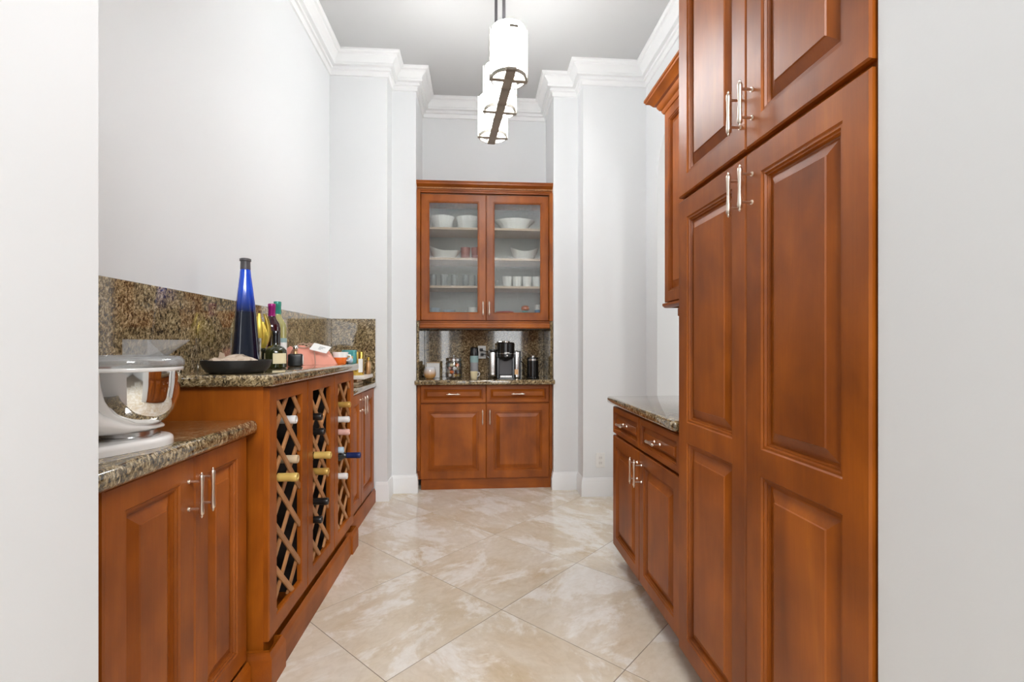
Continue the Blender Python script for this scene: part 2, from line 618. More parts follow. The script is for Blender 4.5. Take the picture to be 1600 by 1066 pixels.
def face_frame(mb, x0, z0, x1, z1, yf, holes, bead=BEAD, thick=0.02):
    """front of a framed door: chamfered edge, stiles and rails, stepped moulding round each opening"""
    o0 = ring(mb, x0, z0, x1, z1, yf + thick)
    o1 = ring(mb, x0, z0, x1, z1, yf + 0.004)
    o2 = ring(mb, x0 + 0.004, z0 + 0.004, x1 - 0.004, z1 - 0.004, yf)
    bridge(mb, o0, o1)
    bridge(mb, o1, o2)
    X0, Z0, X1, Z1 = x0 + 0.004, z0 + 0.004, x1 - 0.004, z1 - 0.004
    hx0, hx1 = holes[0][0], holes[0][2]

    def quad(a, b, c, d):
        mb.bm.faces.new([mb.bm.verts.new((p[0], yf, p[1])) for p in ((a, b), (c, b), (c, d), (a, d))])
    quad(X0, Z0, hx0, Z1)
    quad(hx1, Z0, X1, Z1)
    zs = [Z0] + [v for h in holes for v in (h[1], h[3])] + [Z1]
    for k in range(0, len(zs), 2):
        quad(hx0, zs[k], hx1, zs[k + 1])
    for h in holes:
        prev = None
        for off, dep in list(bead) + [(bead[-1][0], thick)]:
            r = ring(mb, h[0] + off, h[1] + off, h[2] - off, h[3] - off, yf + dep)
            if prev:
                bridge(mb, prev, r)
            prev = r
        bridge(mb, ring(mb, h[0] + bead[-1][0], h[1] + bead[-1][0], h[2] - bead[-1][0], h[3] - bead[-1][0], yf + thick),
               ring(mb, x0, z0, x1, z1, yf + thick)) if len(holes) == 1 else None


def raised_panel(parent, x0, z0, x1, z1, yf, mat='wood', wide=1.0):
    mb = MB()
    prev = None
    for off, dep in [(0, 0.0195)] + PANEL:
        r = ring(mb, x0 + off * wide, z0 + off * wide, x1 - off * wide, z1 - off * wide, yf + dep)
        if prev:
            bridge(mb, prev, r)
        else:
            mb.bm.faces.new(r)
        prev = r
    mb.bm.faces.new(prev[::-1])
    return mb.build('panel', mat, parent, smooth=20)


_handles = {}


def handle_mesh(L):
    if L in _handles:
        return _handles[L]
    mb = MB()
    h = L / 2
    prof = [(0.0012, -h), (0.0035, -h + 0.004), (0.003, -h + 0.007), (0.0062, -h + 0.011), (0.0066, -h + 0.02), (0.0058, -h * 0.55),
            (0.0045, 0), (0.0058, h * 0.55), (0.0066, h - 0.02), (0.0062, h - 0.011), (0.003, h - 0.007), (0.0035, h - 0.004), (0.0012, h)]
    mb.lathe(prof, 12, 0, -0.034)
    for s in (-1, 1):
        z = s * h * 0.6
        mb.tube([(0, 0.0, z), (0, -0.003, z), (0, -0.0031, z), (0, -0.034, z)], 0.004, 8, [0.007, 0.006, 0.0038, 0.0038])
    _handles[L] = mb.mesh('handle', 'nickel', 40)
    return _handles[L]


def handle(parent, x, z, yf, L=0.126, horizontal=False):
    o = link('handle', handle_mesh(L), parent, (x, yf, z))
    if horizontal:
        o.rotation_euler = (0, PI / 2, 0)
    return o


def door(parent, x0, z0, x1, z1, yf=-0.02, rails=(), frame=0.062, hnd=None, name='door', mat='wood', L=0.126):
    """rails: list of (z bottom, z top) of middle rails"""
    zs = [z0 + frame]
    for a, b in rails:
        zs += [a, b]
    zs.append(z1 - frame)
    holes = [(x0 + frame, zs[k], x1 - frame, zs[k + 1]) for k in range(0, len(zs), 2)]
    mb = MB()
    face_frame(mb, x0, z0, x1, z1, yf, holes)
    d = mb.build(name, mat, parent, smooth=20)
    e = BEAD[-1][0] - 0.001
    for h in holes:
        raised_panel(d, h[0] + e, h[1] + e, h[2] - e, h[3] - e, yf, mat)
    if hnd:
        handle(d, hnd[0], hnd[1], yf, L)
    return d


def drawer(parent, x0, z0, x1, z1, yf=-0.02, hl=0.1):
    mb = MB()
    fr = 0.026
    bd = [(o * 0.5, dp * 0.8) for o, dp in BEAD]
    face_frame(mb, x0, z0, x1, z1, yf, [(x0 + fr, z0 + fr, x1 - fr, z1 - fr)], bd)
    d = mb.build('drawer', 'woodh', parent, smooth=20)
    e = bd[-1][0] - 0.0005
    raised_panel(d, x0 + fr + e, z0 + fr + e, x1 - fr - e, z1 - fr - e, yf, 'woodh', 0.6)
    handle(d, (x0 + x1) / 2, (z0 + z1) / 2, yf, hl, True)
    return d


def lead(name, mb, mat, label, cat, group=None, smooth=35):
    return tag(mb.build(name, mat, None, smooth=smooth), label, cat, group)


# ---------------------------------------------------------------- tall pantry cabinet (right)
TX = 0.75            # carcass front; door face stands 2 cm proud
t = thing('tall_pantry_cabinet', 'tall cherry wood pantry cabinet with four raised panel doors beside right pier', 'cabinet', (TX, 1.70, 0), -PI / 2)
TW = 1.70 - JY - 0.006
MB().box(0, 0.0, 0.09, TW, 0.575, 2.62, 0.001).build('body', 'wood', t, smooth=0)
MB().box(0.0, 0.06, 0.0, TW, 0.08, 0.089).build('toe_kick', 'wood', t, smooth=0)
MB().sweep([(0, 0), (TW, 0)], [(0.0, 2.56), (0.006, 2.56), (0.02, 2.59), (0.045, 2.63), (0.045, 2.645), (0, 2.645)], 1).build('crown', 'woodh', t)
S = 1.70 - 1.255
door(t, 0.006, 1.728, S - 0.0015, 2.535, hnd=(S - 0.028, 1.838), frame=0.068)
door(t, S + 0.0015, 1.728, TW - 0.002, 2.535, hnd=(S + 0.03, 1.838), frame=0.068)
door(t, 0.006, 0.092, S - 0.0015, 1.712, rails=[(0.852, 0.922)], hnd=(S - 0.028, 1.612), frame=0.068)
door(t, S + 0.0015, 0.092, TW - 0.002, 1.712, rails=[(0.852, 0.922)], hnd=(S + 0.03, 1.612), frame=0.068)

# right base cabinet
RX = 0.76
RY1 = 2.58
RW = RY1 - 1.705
t = thing('base_cabinet', 'cherry base cabinet with two drawers over two doors beside the pantry', 'cabinet', (RX, RY1, 0), -PI / 2)
MB().box(0, 0, 0.1, RW, 0.575, 0.872, 0.001).build('body', 'wood', t, smooth=0)
MB().box(0.0, 0.06, 0.0, RW, 0.08, 0.099).build('toe_kick', 'wood', t, smooth=0)
hm = RY1 - 2.15
for a, b, hx in ((0.004, hm - 0.0015, hm - 0.028), (hm + 0.0015, RW - 0.004, hm + 0.03)):
    drawer(t, a, 0.716, b, 0.86, hl=0.1)
    door(t, a, 0.103, b, 0.704, hnd=(hx, 0.61), frame=0.055)
lead('countertop', MB().box(0.712, 1.703, 0.874, XR - 0.002, 2.605, 0.914, 0.015, 4), 'granite',
     'dark granite countertop on the right base cabinet reflecting white wall', 'countertop')

# right wall cabinet
UX = 1.045
UY1 = 2.565
UW = UY1 - 1.705
t = thing('wall_cabinet', 'cherry wall cabinet with crown moulding hanging above right granite counter', 'cabinet', (UX, UY1, 0), -PI / 2)
MB().box(0, 0, 1.425, UW, XR - UX - 0.002, 2.50, 0.001).build('body', 'wood', t, smooth=0)
door(t, 0.003, 1.43, UW / 2 - 0.0015, 2.475, frame=0.055, hnd=(UW / 2 - 0.03, 1.53))
door(t, UW / 2 + 0.0015, 1.43, UW - 0.003, 2.475, frame=0.055, hnd=(UW / 2 + 0.03, 1.53))
CAP = [(0, 2.47), (0.004, 2.47), (0.012, 2.485), (0.012, 2.492), (0.02, 2.496), (0.03, 2.512), (0.032, 2.524), (0.045, 2.528), (0.06, 2.548),
       (0.078, 2.558), (0.08, 2.566), (0.086, 2.570), (0.086, 2.582), (0, 2.582)]
MB().sweep([(0, XR - UX - 0.004), (0, -0.02), (UW, -0.02)], CAP, 1).build('crown', 'woodh', t)
MB().sweep([(0.002, XR - UX - 0.004), (0.002, -0.012), (UW, -0.012)], [(0, 1.40), (0.006, 1.402), (0.014, 1.412), (0.014, 1.4245), (-0.02, 1.4245), (-0.02, 1.40)], 1).build('light_rail', 'woodh', t)
MB().box(0.012, 0.05, 1.355, UW, 0.075, 1.3995, 0.003).build('valance', 'woodh', t, smooth=0)

# ---------------------------------------------------------------- left side: low cabinet, wine cabinet, far cabinet
LX = -0.812          # carcass front of the low cabinets (door face 2 cm proud)
LOWB = [(0, 0.0), (0.012, 0), (0.012, 0.085), (0.008, 0.092), (0.004, 0.103), (0, 0.104)]


def low_cabinet(label, ya, yb, doors, hz, hx, ztop):
    t = thing('low_cabinet', label, 'cabinet', (LX, ya, 0), PI / 2)
    W = yb - ya
    MB().box(0, 0, 0.0, W, -XL + LX - 0.002, ztop - 0.0005, 0.001).build('body', 'wood', t, smooth=0)
    MB().sweep([(0, -0.02), (W, -0.02)], LOWB, 1).build('plinth', 'woodh', t)
    for (a, b), h in zip(doors, hx):
        door(t, a - ya, 0.11, b - ya, ztop - 0.004, hnd=(h - ya, hz), frame=0.062)
    return t


WY0, WY1 = 1.73, 2.875
low_cabinet('shallow cherry cabinet under the stand mixer in the left foreground', 0.85, WY0 - 0.03,
            [(1.07, 1.394), (1.397, 1.698)], 0.78, [1.368, 1.424], 0.886)
low_cabinet('narrow cherry cabinet past the wine rack against the back left corner', WY1 + 0.03, Y1 - 0.02,
            [(2.91, 3.303), (3.306, 3.70)], 0.79, [3.275, 3.335], 0.876)
lead('countertop', MB().box(XL + 0.022, 0.84, 0.886, -0.765, WY0 - 0.003, 0.934, 0.018, 4), 'granite',
     'granite countertop under the white stand mixer with thick rounded edge', 'countertop')
lead('countertop', MB().box(XL + 0.022, WY1 + 0.004, 0.876, -0.775, Y1 - 0.002, 0.916, 0.016, 4), 'granite',
     'small granite countertop below gold tins at the far left end', 'countertop')

WX = -0.752          # wine cabinet carcass front
t = thing('wine_cabinet', 'cherry wine rack cabinet with three lattice doors full of bottle necks', 'wine rack', (WX, WY0, 0), PI / 2)
WW = WY1 - WY0
WDP = -XL + WX - 0.022
mb = MB()
mb.box(0, 0, 0.0, 0.02, WDP, 1.046).box(WW - 0.02, 0, 0.0, WW, WDP, 1.046)
mb.box(0.02, 0, 1.02, WW - 0.02, WDP, 1.046).box(0.02, 0, 0.0, WW - 0.02, WDP, 0.14)
mb.build('body', 'wood', t, smooth=0)
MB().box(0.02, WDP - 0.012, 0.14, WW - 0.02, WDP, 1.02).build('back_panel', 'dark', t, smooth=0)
DW = WW / 3
for k in (1, 2):
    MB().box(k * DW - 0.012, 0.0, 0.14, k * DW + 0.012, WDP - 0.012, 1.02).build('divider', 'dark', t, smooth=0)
# skirting with foot blocks
SK = [(0, 0), (0.010, 0), (0.010, 0.098), (0.008, 0.104), (0.003, 0.112), (0.001, 0.122), (0, 0.122)]
MB().sweep([(0, WDP), (0, -0.02), (WW, -0.02), (WW, WDP)], SK, 1).build('plinth', 'woodh', t)
for a in (0, WW - 0.075):
    FB = [(0, 0), (0.011, 0), (0.011, 0.099), (0.009, 0.105), (0.004, 0.113), (0.002, 0.1235), (0, 0.1235)]
    FB = [(o + 0.011, z) for o, z in FB]
    p = [(-0.004, 0.06), (-0.004, -0.018), (0.075, -0.018), (0.075, 0.0)] if a == 0 else [(a, 0.0), (a, -0.018), (WW + 0.004, -0.018), (WW + 0.004, 0.06)]
    MB().sweep(p, FB, 1).build('foot_block', 'woodh', t)
OPZ0, OPZ1 = 0.213, 0.990
PER, ZC = 0.157, 0.854
ZCS = (0.854, 0.800, 0.8885)
lat = {}


def clip(px, pz, dx, dz, x0, z0, x1, z1):
    ts = []
    lo, hi = -9, 9
    for p, d, a, b in ((px, dx, x0, x1), (pz, dz, z0, z1)):
        t0, t1 = sorted(((a - p) / d, (b - p) / d))
        lo, hi = max(lo, t0), min(hi, t1)
    return lo, hi


def lattice_bars(parent, ox0, ox1, ybar, name, mat, joined, ZC):
    mbj = MB()
    for s in (1, -1):
        for k in range(-12, 10):
            lo, hi = clip(ox0, ZC + k * PER, q, s * q, ox0 - 0.004, OPZ0 - 0.004, ox1 + 0.004, OPZ1 + 0.004)
            if hi - lo < 0.02:
                continue
            a = Vector((ox0 + lo * q, 0, ZC + k * PER + lo * s * q))
            b = Vector((ox0 + hi * q, 0, ZC + k * PER + hi * s * q))
            y0, y1 = (ybar, ybar + 0.008) if s == -1 else (ybar + 0.008, ybar + 0.016)
            nn = Vector((-s * q, 0, q)) * (0.0115 if not joined else 0.008)
            n2 = nn * 0.6
            vs_ = [a - nn, a + nn, b + nn, b - nn]
            mb = mbj if joined else MB()
            e = 0.003
            V = [(*(a - nn).xz, y0 + e), (*(a + nn).xz, y0 + e), (*(b + nn).xz, y0 + e), (*(b - nn).xz, y0 + e),
                 (*(a - n2).xz, y0), (*(a + n2).xz, y0), (*(b + n2).xz, y0), (*(b - n2).xz, y0),
                 (*(a - nn).xz, y1), (*(a + nn).xz, y1), (*(b + nn).xz, y1), (*(b - nn).xz, y1)]
            mb.pts([(x, y, z) for x, z, y in V],
                   [(4, 5, 6, 7), (0, 1, 5, 4), (1, 2, 6, 5), (2, 3, 7, 6), (3, 0, 4, 7), (0, 8, 9, 1), (1, 9, 10, 2), (2, 10, 11, 3), (3, 11, 8, 0), (8, 11, 10, 9)])
            if not joined:
                mb.build(name, mat, parent, smooth=0)
    if joined:
        o = mbj.build(name, mat, parent, smooth=0)
        o['kind'] = 'stuff'


OPEN = []
for k in range(3):
    a, b = k * DW + 0.002, (k + 1) * DW - 0.002
    ox0, ox1 = a + 0.066, b - 0.066
    OPEN.append((WY0 + ox0, WY0 + ox1))
    mb = MB()
    face_frame(mb, a, 0.15, b, 1.043, -0.02, [(ox0 - 0.004, OPZ0 - 0.004, ox1 + 0.004, OPZ1 + 0.004)], [(0, 0), (0.002, 0.002), (0.004, 0.004)])
    d = mb.build('lattice_door', 'wood', t, smooth=20)
    lattice_bars(d, ox0, ox1, -0.014, 'lattice_bar', 'lattice', False, ZCS[k])
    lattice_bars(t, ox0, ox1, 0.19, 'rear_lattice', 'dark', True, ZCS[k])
# granite top of the wine cabinet with rounded far corner
mb = MB()
poly = [(XL + 0.022, 1.700), (-0.705, 1.700)]
for kk in range(0, 9):
    an = PI / 2 * kk / 8
    poly.append((-0.705 - 0.04 + 0.04 * math.cos(an), 2.875 + 0.04 * math.sin(an)))
poly.append((XL + 0.022, 2.915))
bm = bmesh.new()
vv = [bm.verts.new((x, y, 1.048)) for x, y in poly]
fc = bm.faces.new(vv)
ex = bmesh.ops.extrude_face_region(bm, geom=[fc])
bmesh.ops.translate(bm, verts=[v for v in ex['geom'] if isinstance(v, bmesh.types.BMVert)], vec=(0, 0, 0.042))
bmesh.ops.recalc_face_normals(bm, faces=bm.faces[:])
ed = [e for e in bm.edges if abs(e.verts[0].co.z - e.verts[1].co.z) < 1e-6 and not (e.verts[0].co.x < XL + 0.03 and e.verts[1].co.x < XL + 0.03)]
bmesh.ops.bevel(bm, geom=ed, offset=0.016, segments=4, profile=0.5, affect='EDGES')
mb.merge(bm)
lead('countertop', mb, 'granite', 'raised granite countertop on the wine rack with bottles and a black dish', 'countertop')

# granite splash slabs
lead('backsplash', MB().box(XL + 0.001, 0.84, 0.92, XL + 0.021, Y1 - 0.001, 1.398, 0.0015), 'granite',
     'long polished granite backsplash along the left white wall', 'backsplash')
lead('backsplash', MB().box(XL + 0.0215, Y1 - 0.021, 0.9165, -0.782, Y1 - 0.001, 1.398, 0.0015), 'granite',
     'short granite backsplash behind the gold tins at the back left corner', 'backsplash')

# ---------------------------------------------------------------- niche at the back
BY = 3.975           # carcass front
BX0, BX1 = XL2 + 0.003, XR2 - 0.003
t = thing('base_cabinet', 'cherry base cabinet under the coffee machine in the back niche', 'cabinet', (0, BY, 0), 0)
MB().box(BX0, 0, 0.09, BX1, Y3 - BY - 0.002, 0.872, 0.001).build('body', 'wood', t, smooth=0)
MB().box(BX0 + 0.03, 0.012, 0.0, BX1 - 0.01, 0.03, 0.0895).build('toe_kick', 'woodh', t, smooth=0)
for a, b in ((BX0, BX0 + 0.026), (BX1 - 0.026, BX1)):
    MB().box(a, -0.018, 0.16, b, 0, 0.872, 0.003).build('filler', 'wood', t, smooth=0)
MID = 0.067
for a, b, hx in ((BX0 + 0.028, MID - 0.0015, MID - 0.03), (MID + 0.0015, BX1 - 0.028, MID + 0.03)):
    drawer(t, a, 0.722, b, 0.868, hl=0.115)
    door(t, a, 0.095, b, 0.712, hnd=(hx, 0.605), frame=0.06)
lead('countertop', MB().box(BX0 - 0.014, 3.888, 0.874, BX1 + 0.014, 3.9145, 0.914, 0.012, 4).box(BX0 + 0.001, 3.90, 0.874, BX1 - 0.001, Y3 - 0.002, 0.914), 'granite',
     'granite countertop in the back niche carrying the coffee machine', 'countertop')
lead('backsplash', MB().box(BX0 + 0.021, Y3 - 0.022, 0.9145, BX1 - 0.021, Y3 - 0.002, 1.34, 0.001), 'granite',
     'granite backsplash behind the coffee machine in the back niche', 'backsplash')
for s, a, lab in ((-1, BX0, 'granite side slab at the left of the coffee niche'), (1, BX1 - 0.02, 'granite side slab at the right of the coffee niche')):
    lead('side_splash', MB().box(a, Y2 + 0.025, 0.9145, a + 0.02, Y3 - 0.002, 1.395, 0.001), 'granite', lab, 'backsplash')

UYF = 4.02           # upper carcass front; door face 4.00
t = thing('glass_cabinet', 'cherry wall cabinet with reeded glass doors and dishes in the back niche', 'cabinet', (0, UYF, 0), 0)
UD = Y3 - UYF - 0.002
UA, UB = BX0 + 0.022, BX1 - 0.022
Z0, Z1 = 1.398, 2.462
mb = MB()
mb.box(UA, 0, Z0, UA + 0.018, UD, Z1).box(UB - 0.018, 0, Z0, UB, UD, Z1)
mb.box(UA + 0.018, 0, Z0, UB - 0.018, UD, Z0 + 0.06).box(UA + 0.018, 0, Z1 - 0.03, UB - 0.018, UD, Z1)
mb.build('body', 'wood', t, smooth=0)
MB().box(UA + 0.018, UD - 0.01, Z0 + 0.0605, UB - 0.018, UD, Z1 - 0.03).build('back_panel', 'inside', t, smooth=0)
MB().box(MID - 0.011, 0.0, Z0 + 0.0605, MID + 0.011, 0.02, Z1 - 0.03).build('mullion', 'wood', t, smooth=0)
SH = [1.700, 1.936, 2.192]
for z in SH:
    MB().box(UA + 0.019, 0.024, z - 0.019, UB - 0.019, UD - 0.011, z, 0.001).build('shelf', 'shelf', t, smooth=0)
for a, b in ((BX0 - 0.004, UA + 0.003), (UB - 0.003, BX1 + 0.004)):
    MB().box(a, -0.065, Z0 + 0.001, b, -0.0005, Z1 + 0.01, 0.002).build('filler', 'wood', t, smooth=0)
MB().sweep([(BX0 + 0.0215, -0.02), (BX1 - 0.0215, -0.02)], [(-0.02, 1.338), (0.012, 1.338), (0.02, 1.346), (0.02, 1.362), (0.014, 1.37), (0.014, 1.385), (0.022, 1.39), (0.022, 1.397), (-0.02, 1.397)], 1).build('light_rail', 'woodh', t)
MB().sweep([(BX0 - 0.008, -0.02), (BX1 + 0.008, -0.02)],
           [(-0.02, 2.463), (0.02, 2.463), (0.022, 2.474), (0.030, 2.478), (0.030, 2.486), (0.026, 2.49), (0.026, 2.503), (0.036, 2.507),
            (0.048, 2.519), (0.058, 2.523), (0.06, 2.536), (0.066, 2.54), (0.066, 2.548), (-0.02, 2.548)], 1).build('crown', 'woodh', t)
mb = MB()
nb = 84
for i in range(nb):
    x = BX0 + (i + 0.5) * (BX1 - BX0) / nb
    mb.box(x - 0.0042, -0.0575, 2.491, x + 0.0042, -0.0455, 2.503)
o = mb.build('dentil_strip', 'lattice', t, smooth=0)
o['kind'] = 'stuff'
RP = 0.0125
for a, b, hx in ((UA + 0.004, MID - 0.0015, MID - 0.026), (MID + 0.0015, UB - 0.004, MID + 0.026)):
    fr = 0.056
    h = (a + fr, Z0 + 0.006 + fr, b - fr, Z1 - 0.006 - fr)
    mb = MB()
    face_frame(mb, a, Z0 + 0.006, b, Z1 - 0.006, -0.02, [h], [(0, 0), (0.003, 0.003), (0.008, 0.003), (0.011, 0.009), (0.014, 0.011)])
    d = mb.build('glass_door', 'wood', t, smooth=20)
    # reeded pane: a corrugated sheet
    mb = MB()
    x0, x1 = h[0] + 0.01, h[2] - 0.01
    nr = int((x1 - x0) / RP)
    cols = []
    for i in range(nr * 6 + 1):
        x = x0 + (x1 - x0) * i / (nr * 6)
        y = -0.005 - 0.0026 * abs(math.sin(PI * i / 6.0))
        cols.append((mb.bm.verts.new((x, y, h[1] + 0.01)), mb.bm.verts.new((x, y, h[3] - 0.01))))
    for c0, c1 in zip(cols, cols[1:]):
        mb.bm.faces.new((c0[0], c1[0], c1[1], c0[1]))
    mb.build('glass_pane', 'reeded', d, smooth=60)
    handle(d, hx, 1.505, -0.02, 0.118)

# ---------------------------------------------------------------- pendant fixture
PC = (0.120, 2.648)
pdir = Vector((-0.057, 0.646)).normalized()
pang = math.atan2(pdir.y, pdir.x)
t = thing('pendant_light', 'bronze linear pendant with three lit opal glass cylinders hanging from ceiling', 'light fixture', (PC[0], PC[1], 0), pang)
PZ = 2.50
SP = 0.324
R = 0.082
HS = 0.225
MB().box(-SP - 0.10, -0.024, PZ - 0.012, SP + 0.10, 0.024, PZ, 0.002).build('bottom_bar', 'bronze', t, smooth=0)
TZ = 2.640
for a, b in ((-SP - 0.17, -SP - R - 0.001), (-SP + R + 0.001, -R - 0.001), (R + 0.001, SP - R - 0.001), (SP + R + 0.001, SP + 0.17)):
    MB().box(a, -0.02, TZ, b, 0.02, TZ + 0.012, 0.002).build('top_bar', 'bronze', t, smooth=0)
for k in (-1, 0, 1):
    x = k * SP
    MB().box(x - 0.014, -R - 0.012, PZ - 0.014, x + 0.014, R + 0.012, PZ - 0.0125, 0.0).box(x - 0.014, -R - 0.012, PZ - 0.0125, x + 0.014, -0.0245, PZ + 0.006).box(x - 0.014, 0.0245, PZ - 0.0125, x + 0.014, R + 0.012, PZ + 0.006).build('cross_bar', 'bronze', t, smooth=0)
    MB().lathe([(R - 0.001, PZ - 0.012), (R + 0.006, PZ - 0.012), (R + 0.006, PZ + 0.004), (R - 0.001, PZ + 0.004), (R - 0.001, PZ - 0.012)], 40, x, 0, cap=False).build('ring', 'bronze', t)
    MB().lathe([(0.0, PZ + 0.004), (0.034, PZ + 0.004), (0.034, PZ + 0.03), (0.02, PZ + 0.034), (0.018, PZ + 0.07), (0.0, PZ + 0.07)], 24, x, 0, cap=False).build('socket', 'bronze', t)
    for s in (-1, 1):
        MB().box(x - 0.008, s * (R + 0.0095) - 0.0025, PZ + 0.0061, x + 0.008, s * (R + 0.0095) + 0.0025, PZ + HS + 0.012).build('side_strap', 'bronze', t, smooth=0)
    MB().lathe([(R - 0.005, PZ + 0.015), (R, PZ + 0.015), (R, PZ + HS + 0.010), (R - 0.005, PZ + HS + 0.010), (R - 0.005, PZ + 0.015)], 40, x, 0, cap=False).build('lamp_shade', 'opal', t)
for x in (-SP / 2, SP / 2):
    MB().lathe([(0.009, TZ + 0.0121), (0.009, CZ - 0.02)], 12, x, 0).build('rod', 'darkgrey', t)
MB().box(-0.24, -0.06, CZ - 0.022, 0.24, 0.06, CZ - 0.001, 0.003).build('canopy', 'bronze', t, smooth=0)


# ---------------------------------------------------------------- wall outlets
def outlet(x, y, z, label):
    t = thing('outlet', label, 'outlet', (x, y, z), 0)
    MB().box(-0.036, -0.006, -0.058, 0.036, 0, 0.058, 0.003, 2).build('cover_plate', 'paper', t, smooth=0)
    for s in (-1, 1):
        b = MB().lathe([(0.017, 0.0), (0.0165, 0.002)], 20).mesh('socket', 'white')
        b.transform(Matrix.Translation((0, -0.006, s * 0.02)) @ Matrix.Rotation(PI / 2, 4, 'X'))
        so = link('socket', b, t)
        MB().box(-0.007, -0.009, s * 0.02 - 0.004, -0.005, -0.0078, s * 0.02 + 0.005).box(0.005, -0.009, s * 0.02 - 0.004, 0.007, -0.0078, s * 0.02 + 0.005).build('slot', 'darkgrey', so, smooth=0)


outlet(0.968, Y1, 0.285, 'white double wall outlet low on the right far wall near the cabinet')
outlet(0.035, Y3 - 0.022, 1.135, 'white double outlet with black plugs on the niche granite')


# ---------------------------------------------------------------- bottles in the wine rack
def neck_bottle(y, z, tipx, cap, label, L=0.31):
    t = thing('wine_bottle', label, 'bottle', (tipx, y, z), 0, 'wine bottles lying in the lattice rack')
    MB().lathe([(0.0, -L), (0.030, -L), (0.0365, -L + 0.008), (0.0365, -0.125), (0.030, -0.105), (0.0165, -0.086), (0.0145, -0.07), (0.0145, -0.05)], 20, axis='x', cap=False).build('body', 'winegl', t)
    MB().lathe([(0.0158, -0.072), (0.0158, -0.024), (0.0166, -0.022), (0.0166, -0.004), (0.0150, 0.0), (0.009, 0.0), (0.008, -0.002), (0.0, -0.002)], 18, axis='x', cap=False).build('capsule', cap, t)


BOT = [(0, 1.956, 0.895, -0.722, 'whitec', 'white capped bottle high in the nearest lattice door'),
       (0, 1.956, 0.705, -0.715, 'corkc', 'cork coloured bottle neck right of the yellow one in the nearest lattice door'),
       (0, 1.809, 0.700, -0.675, 'yellowc', 'yellow capped bottle sticking far out of the nearest lattice door'),
       (1, 2.171, 0.873, -0.70, 'blackc', 'black capped bottle highest in the middle lattice door'),
       (1, 2.235, 0.800, -0.70, 'blackc', 'black capped bottle second from the top in the middle lattice door'),
       (1, 2.195, 0.698, -0.66, 'yellowc', 'pale yellow capped bottle sticking out of the middle lattice door'),
       (1, 2.265, 0.581, -0.69, 'amberc', 'amber gold capped bottle in the middle lattice door'),
       (1, 2.225, 0.484, -0.68, 'blackc', 'black capped bottle below the amber one in the middle lattice door'),
       (1, 2.171, 0.410, -0.70, 'blackc', 'dark capped bottle lowest in the middle lattice door'),
       (2, 2.64, 0.873, -0.69, 'amberc', 'gold capped bottle highest in the farthest lattice door'),
       (2, 2.575, 0.802, -0.68, 'whitec', 'white capped bottle below the gold one in the farthest lattice door'),
       (2, 2.618, 0.728, -0.69, 'pinkc', 'pink capped bottle in the farthest lattice door'),
       (2, 2.66, 0.600, -0.64, 'navy', 'navy blue capped bottle sticking far out of the farthest lattice door'),
       (2, 2.551, 0.640, -0.71, 'ltblue', 'pale blue capped bottle below the pink one in the farthest lattice door'),
       (2, 2.571, 0.502, -0.69, 'whitec', 'white capped bottle lowest in the farthest lattice door')]
HP = PER / 2
_pos = []
for dk, y, z, tx, cap, lab in BOT:
    yl, yr = OPEN[dk]
    ZC = ZCS[dk]
    best = None
    for i in range(0, 4):
        for j in range(-9, 3):
            if (i + j) % 2 == 0:
                continue
            cy, cz = yl + i * HP, ZC + j * HP
            e = abs(cy - y) + abs(cz - z)
            if best is None or e < best[0]:
                best = (e, cy, cz)
    e, cy, cz = best
    lim = 0.036
    u, v = y - cy, z - cz
    s = abs(u) + abs(v)
    if s > lim:
        u, v = u * lim / s, v * lim / s
    y2, z2 = cy + u, cz + v
    y2 = min(max(y2, yl + 0.019), yr - 0.019)
    neck_bottle(y2, z2, tx, cap, lab)
    _pos.append((y2, z2))

# ---------------------------------------------------------------- things on the wine cabinet (top z = 1.09)
WZ = 1.0905
t = thing('dish', 'shallow black dish holding a crumpled bag at the near end of the counter', 'dish', (-0.893, 1.838, WZ))
MB().lathe([(0.0, 0), (0.085, 0), (0.098, 0.006), (0.111, 0.024), (0.1165, 0.044), (0.1165, 0.048), (0.112, 0.048), (0.105, 0.028), (0.092, 0.013), (0.0, 0.011)], 48, cap=False).build('bowl', 'matblack', t)
bm = bmesh.new()
bmesh.ops.create_icosphere(bm, subdivisions=3, radius=1)
rr = random.Random(3)
for v in bm.verts:
    n = v.co.normalized()
    k = 1 + rr.uniform(-0.13, 0.13)
    v.co = Vector((n.x * 0.080 * k, n.y * 0.058 * k, max(-0.018, n.z * 0.034 * k + 0.006 * math.sin(4 * n.x + 2 * n.y))))
mb = MB()
mb.merge(bm, Matrix.Translation((-0.905, 1.838, WZ + 0.0325)) @ Matrix.Rotation(0.3, 4, 'Z'))
mb.pts([(-0.962, 1.84, WZ + 0.045), (-0.938, 1.845, WZ + 0.05), (-0.938, 1.835, WZ + 0.072), (-0.956, 1.84, WZ + 0.078),
        (-0.962, 1.846, WZ + 0.045), (-0.938, 1.851, WZ + 0.05), (-0.938, 1.840, WZ + 0.072), (-0.956, 1.845, WZ + 0.078)],
       [(0, 1, 2, 3), (7, 6, 5, 4), (0, 4, 5, 1), (1, 5, 6, 2), (2, 6, 7, 3), (3, 7, 4, 0)])
lead('food_bag', mb, 'ltpaper', 'crumpled cream plastic bag lying in the shallow black dish', 'bag', smooth=12)

# tall blue bottle: square foot lofted to a round neck
t = thing('bottle', 'tall tapered cobalt blue bottle standing behind the black dish', 'bottle', (-0.955, 2.035, WZ), 0.55)


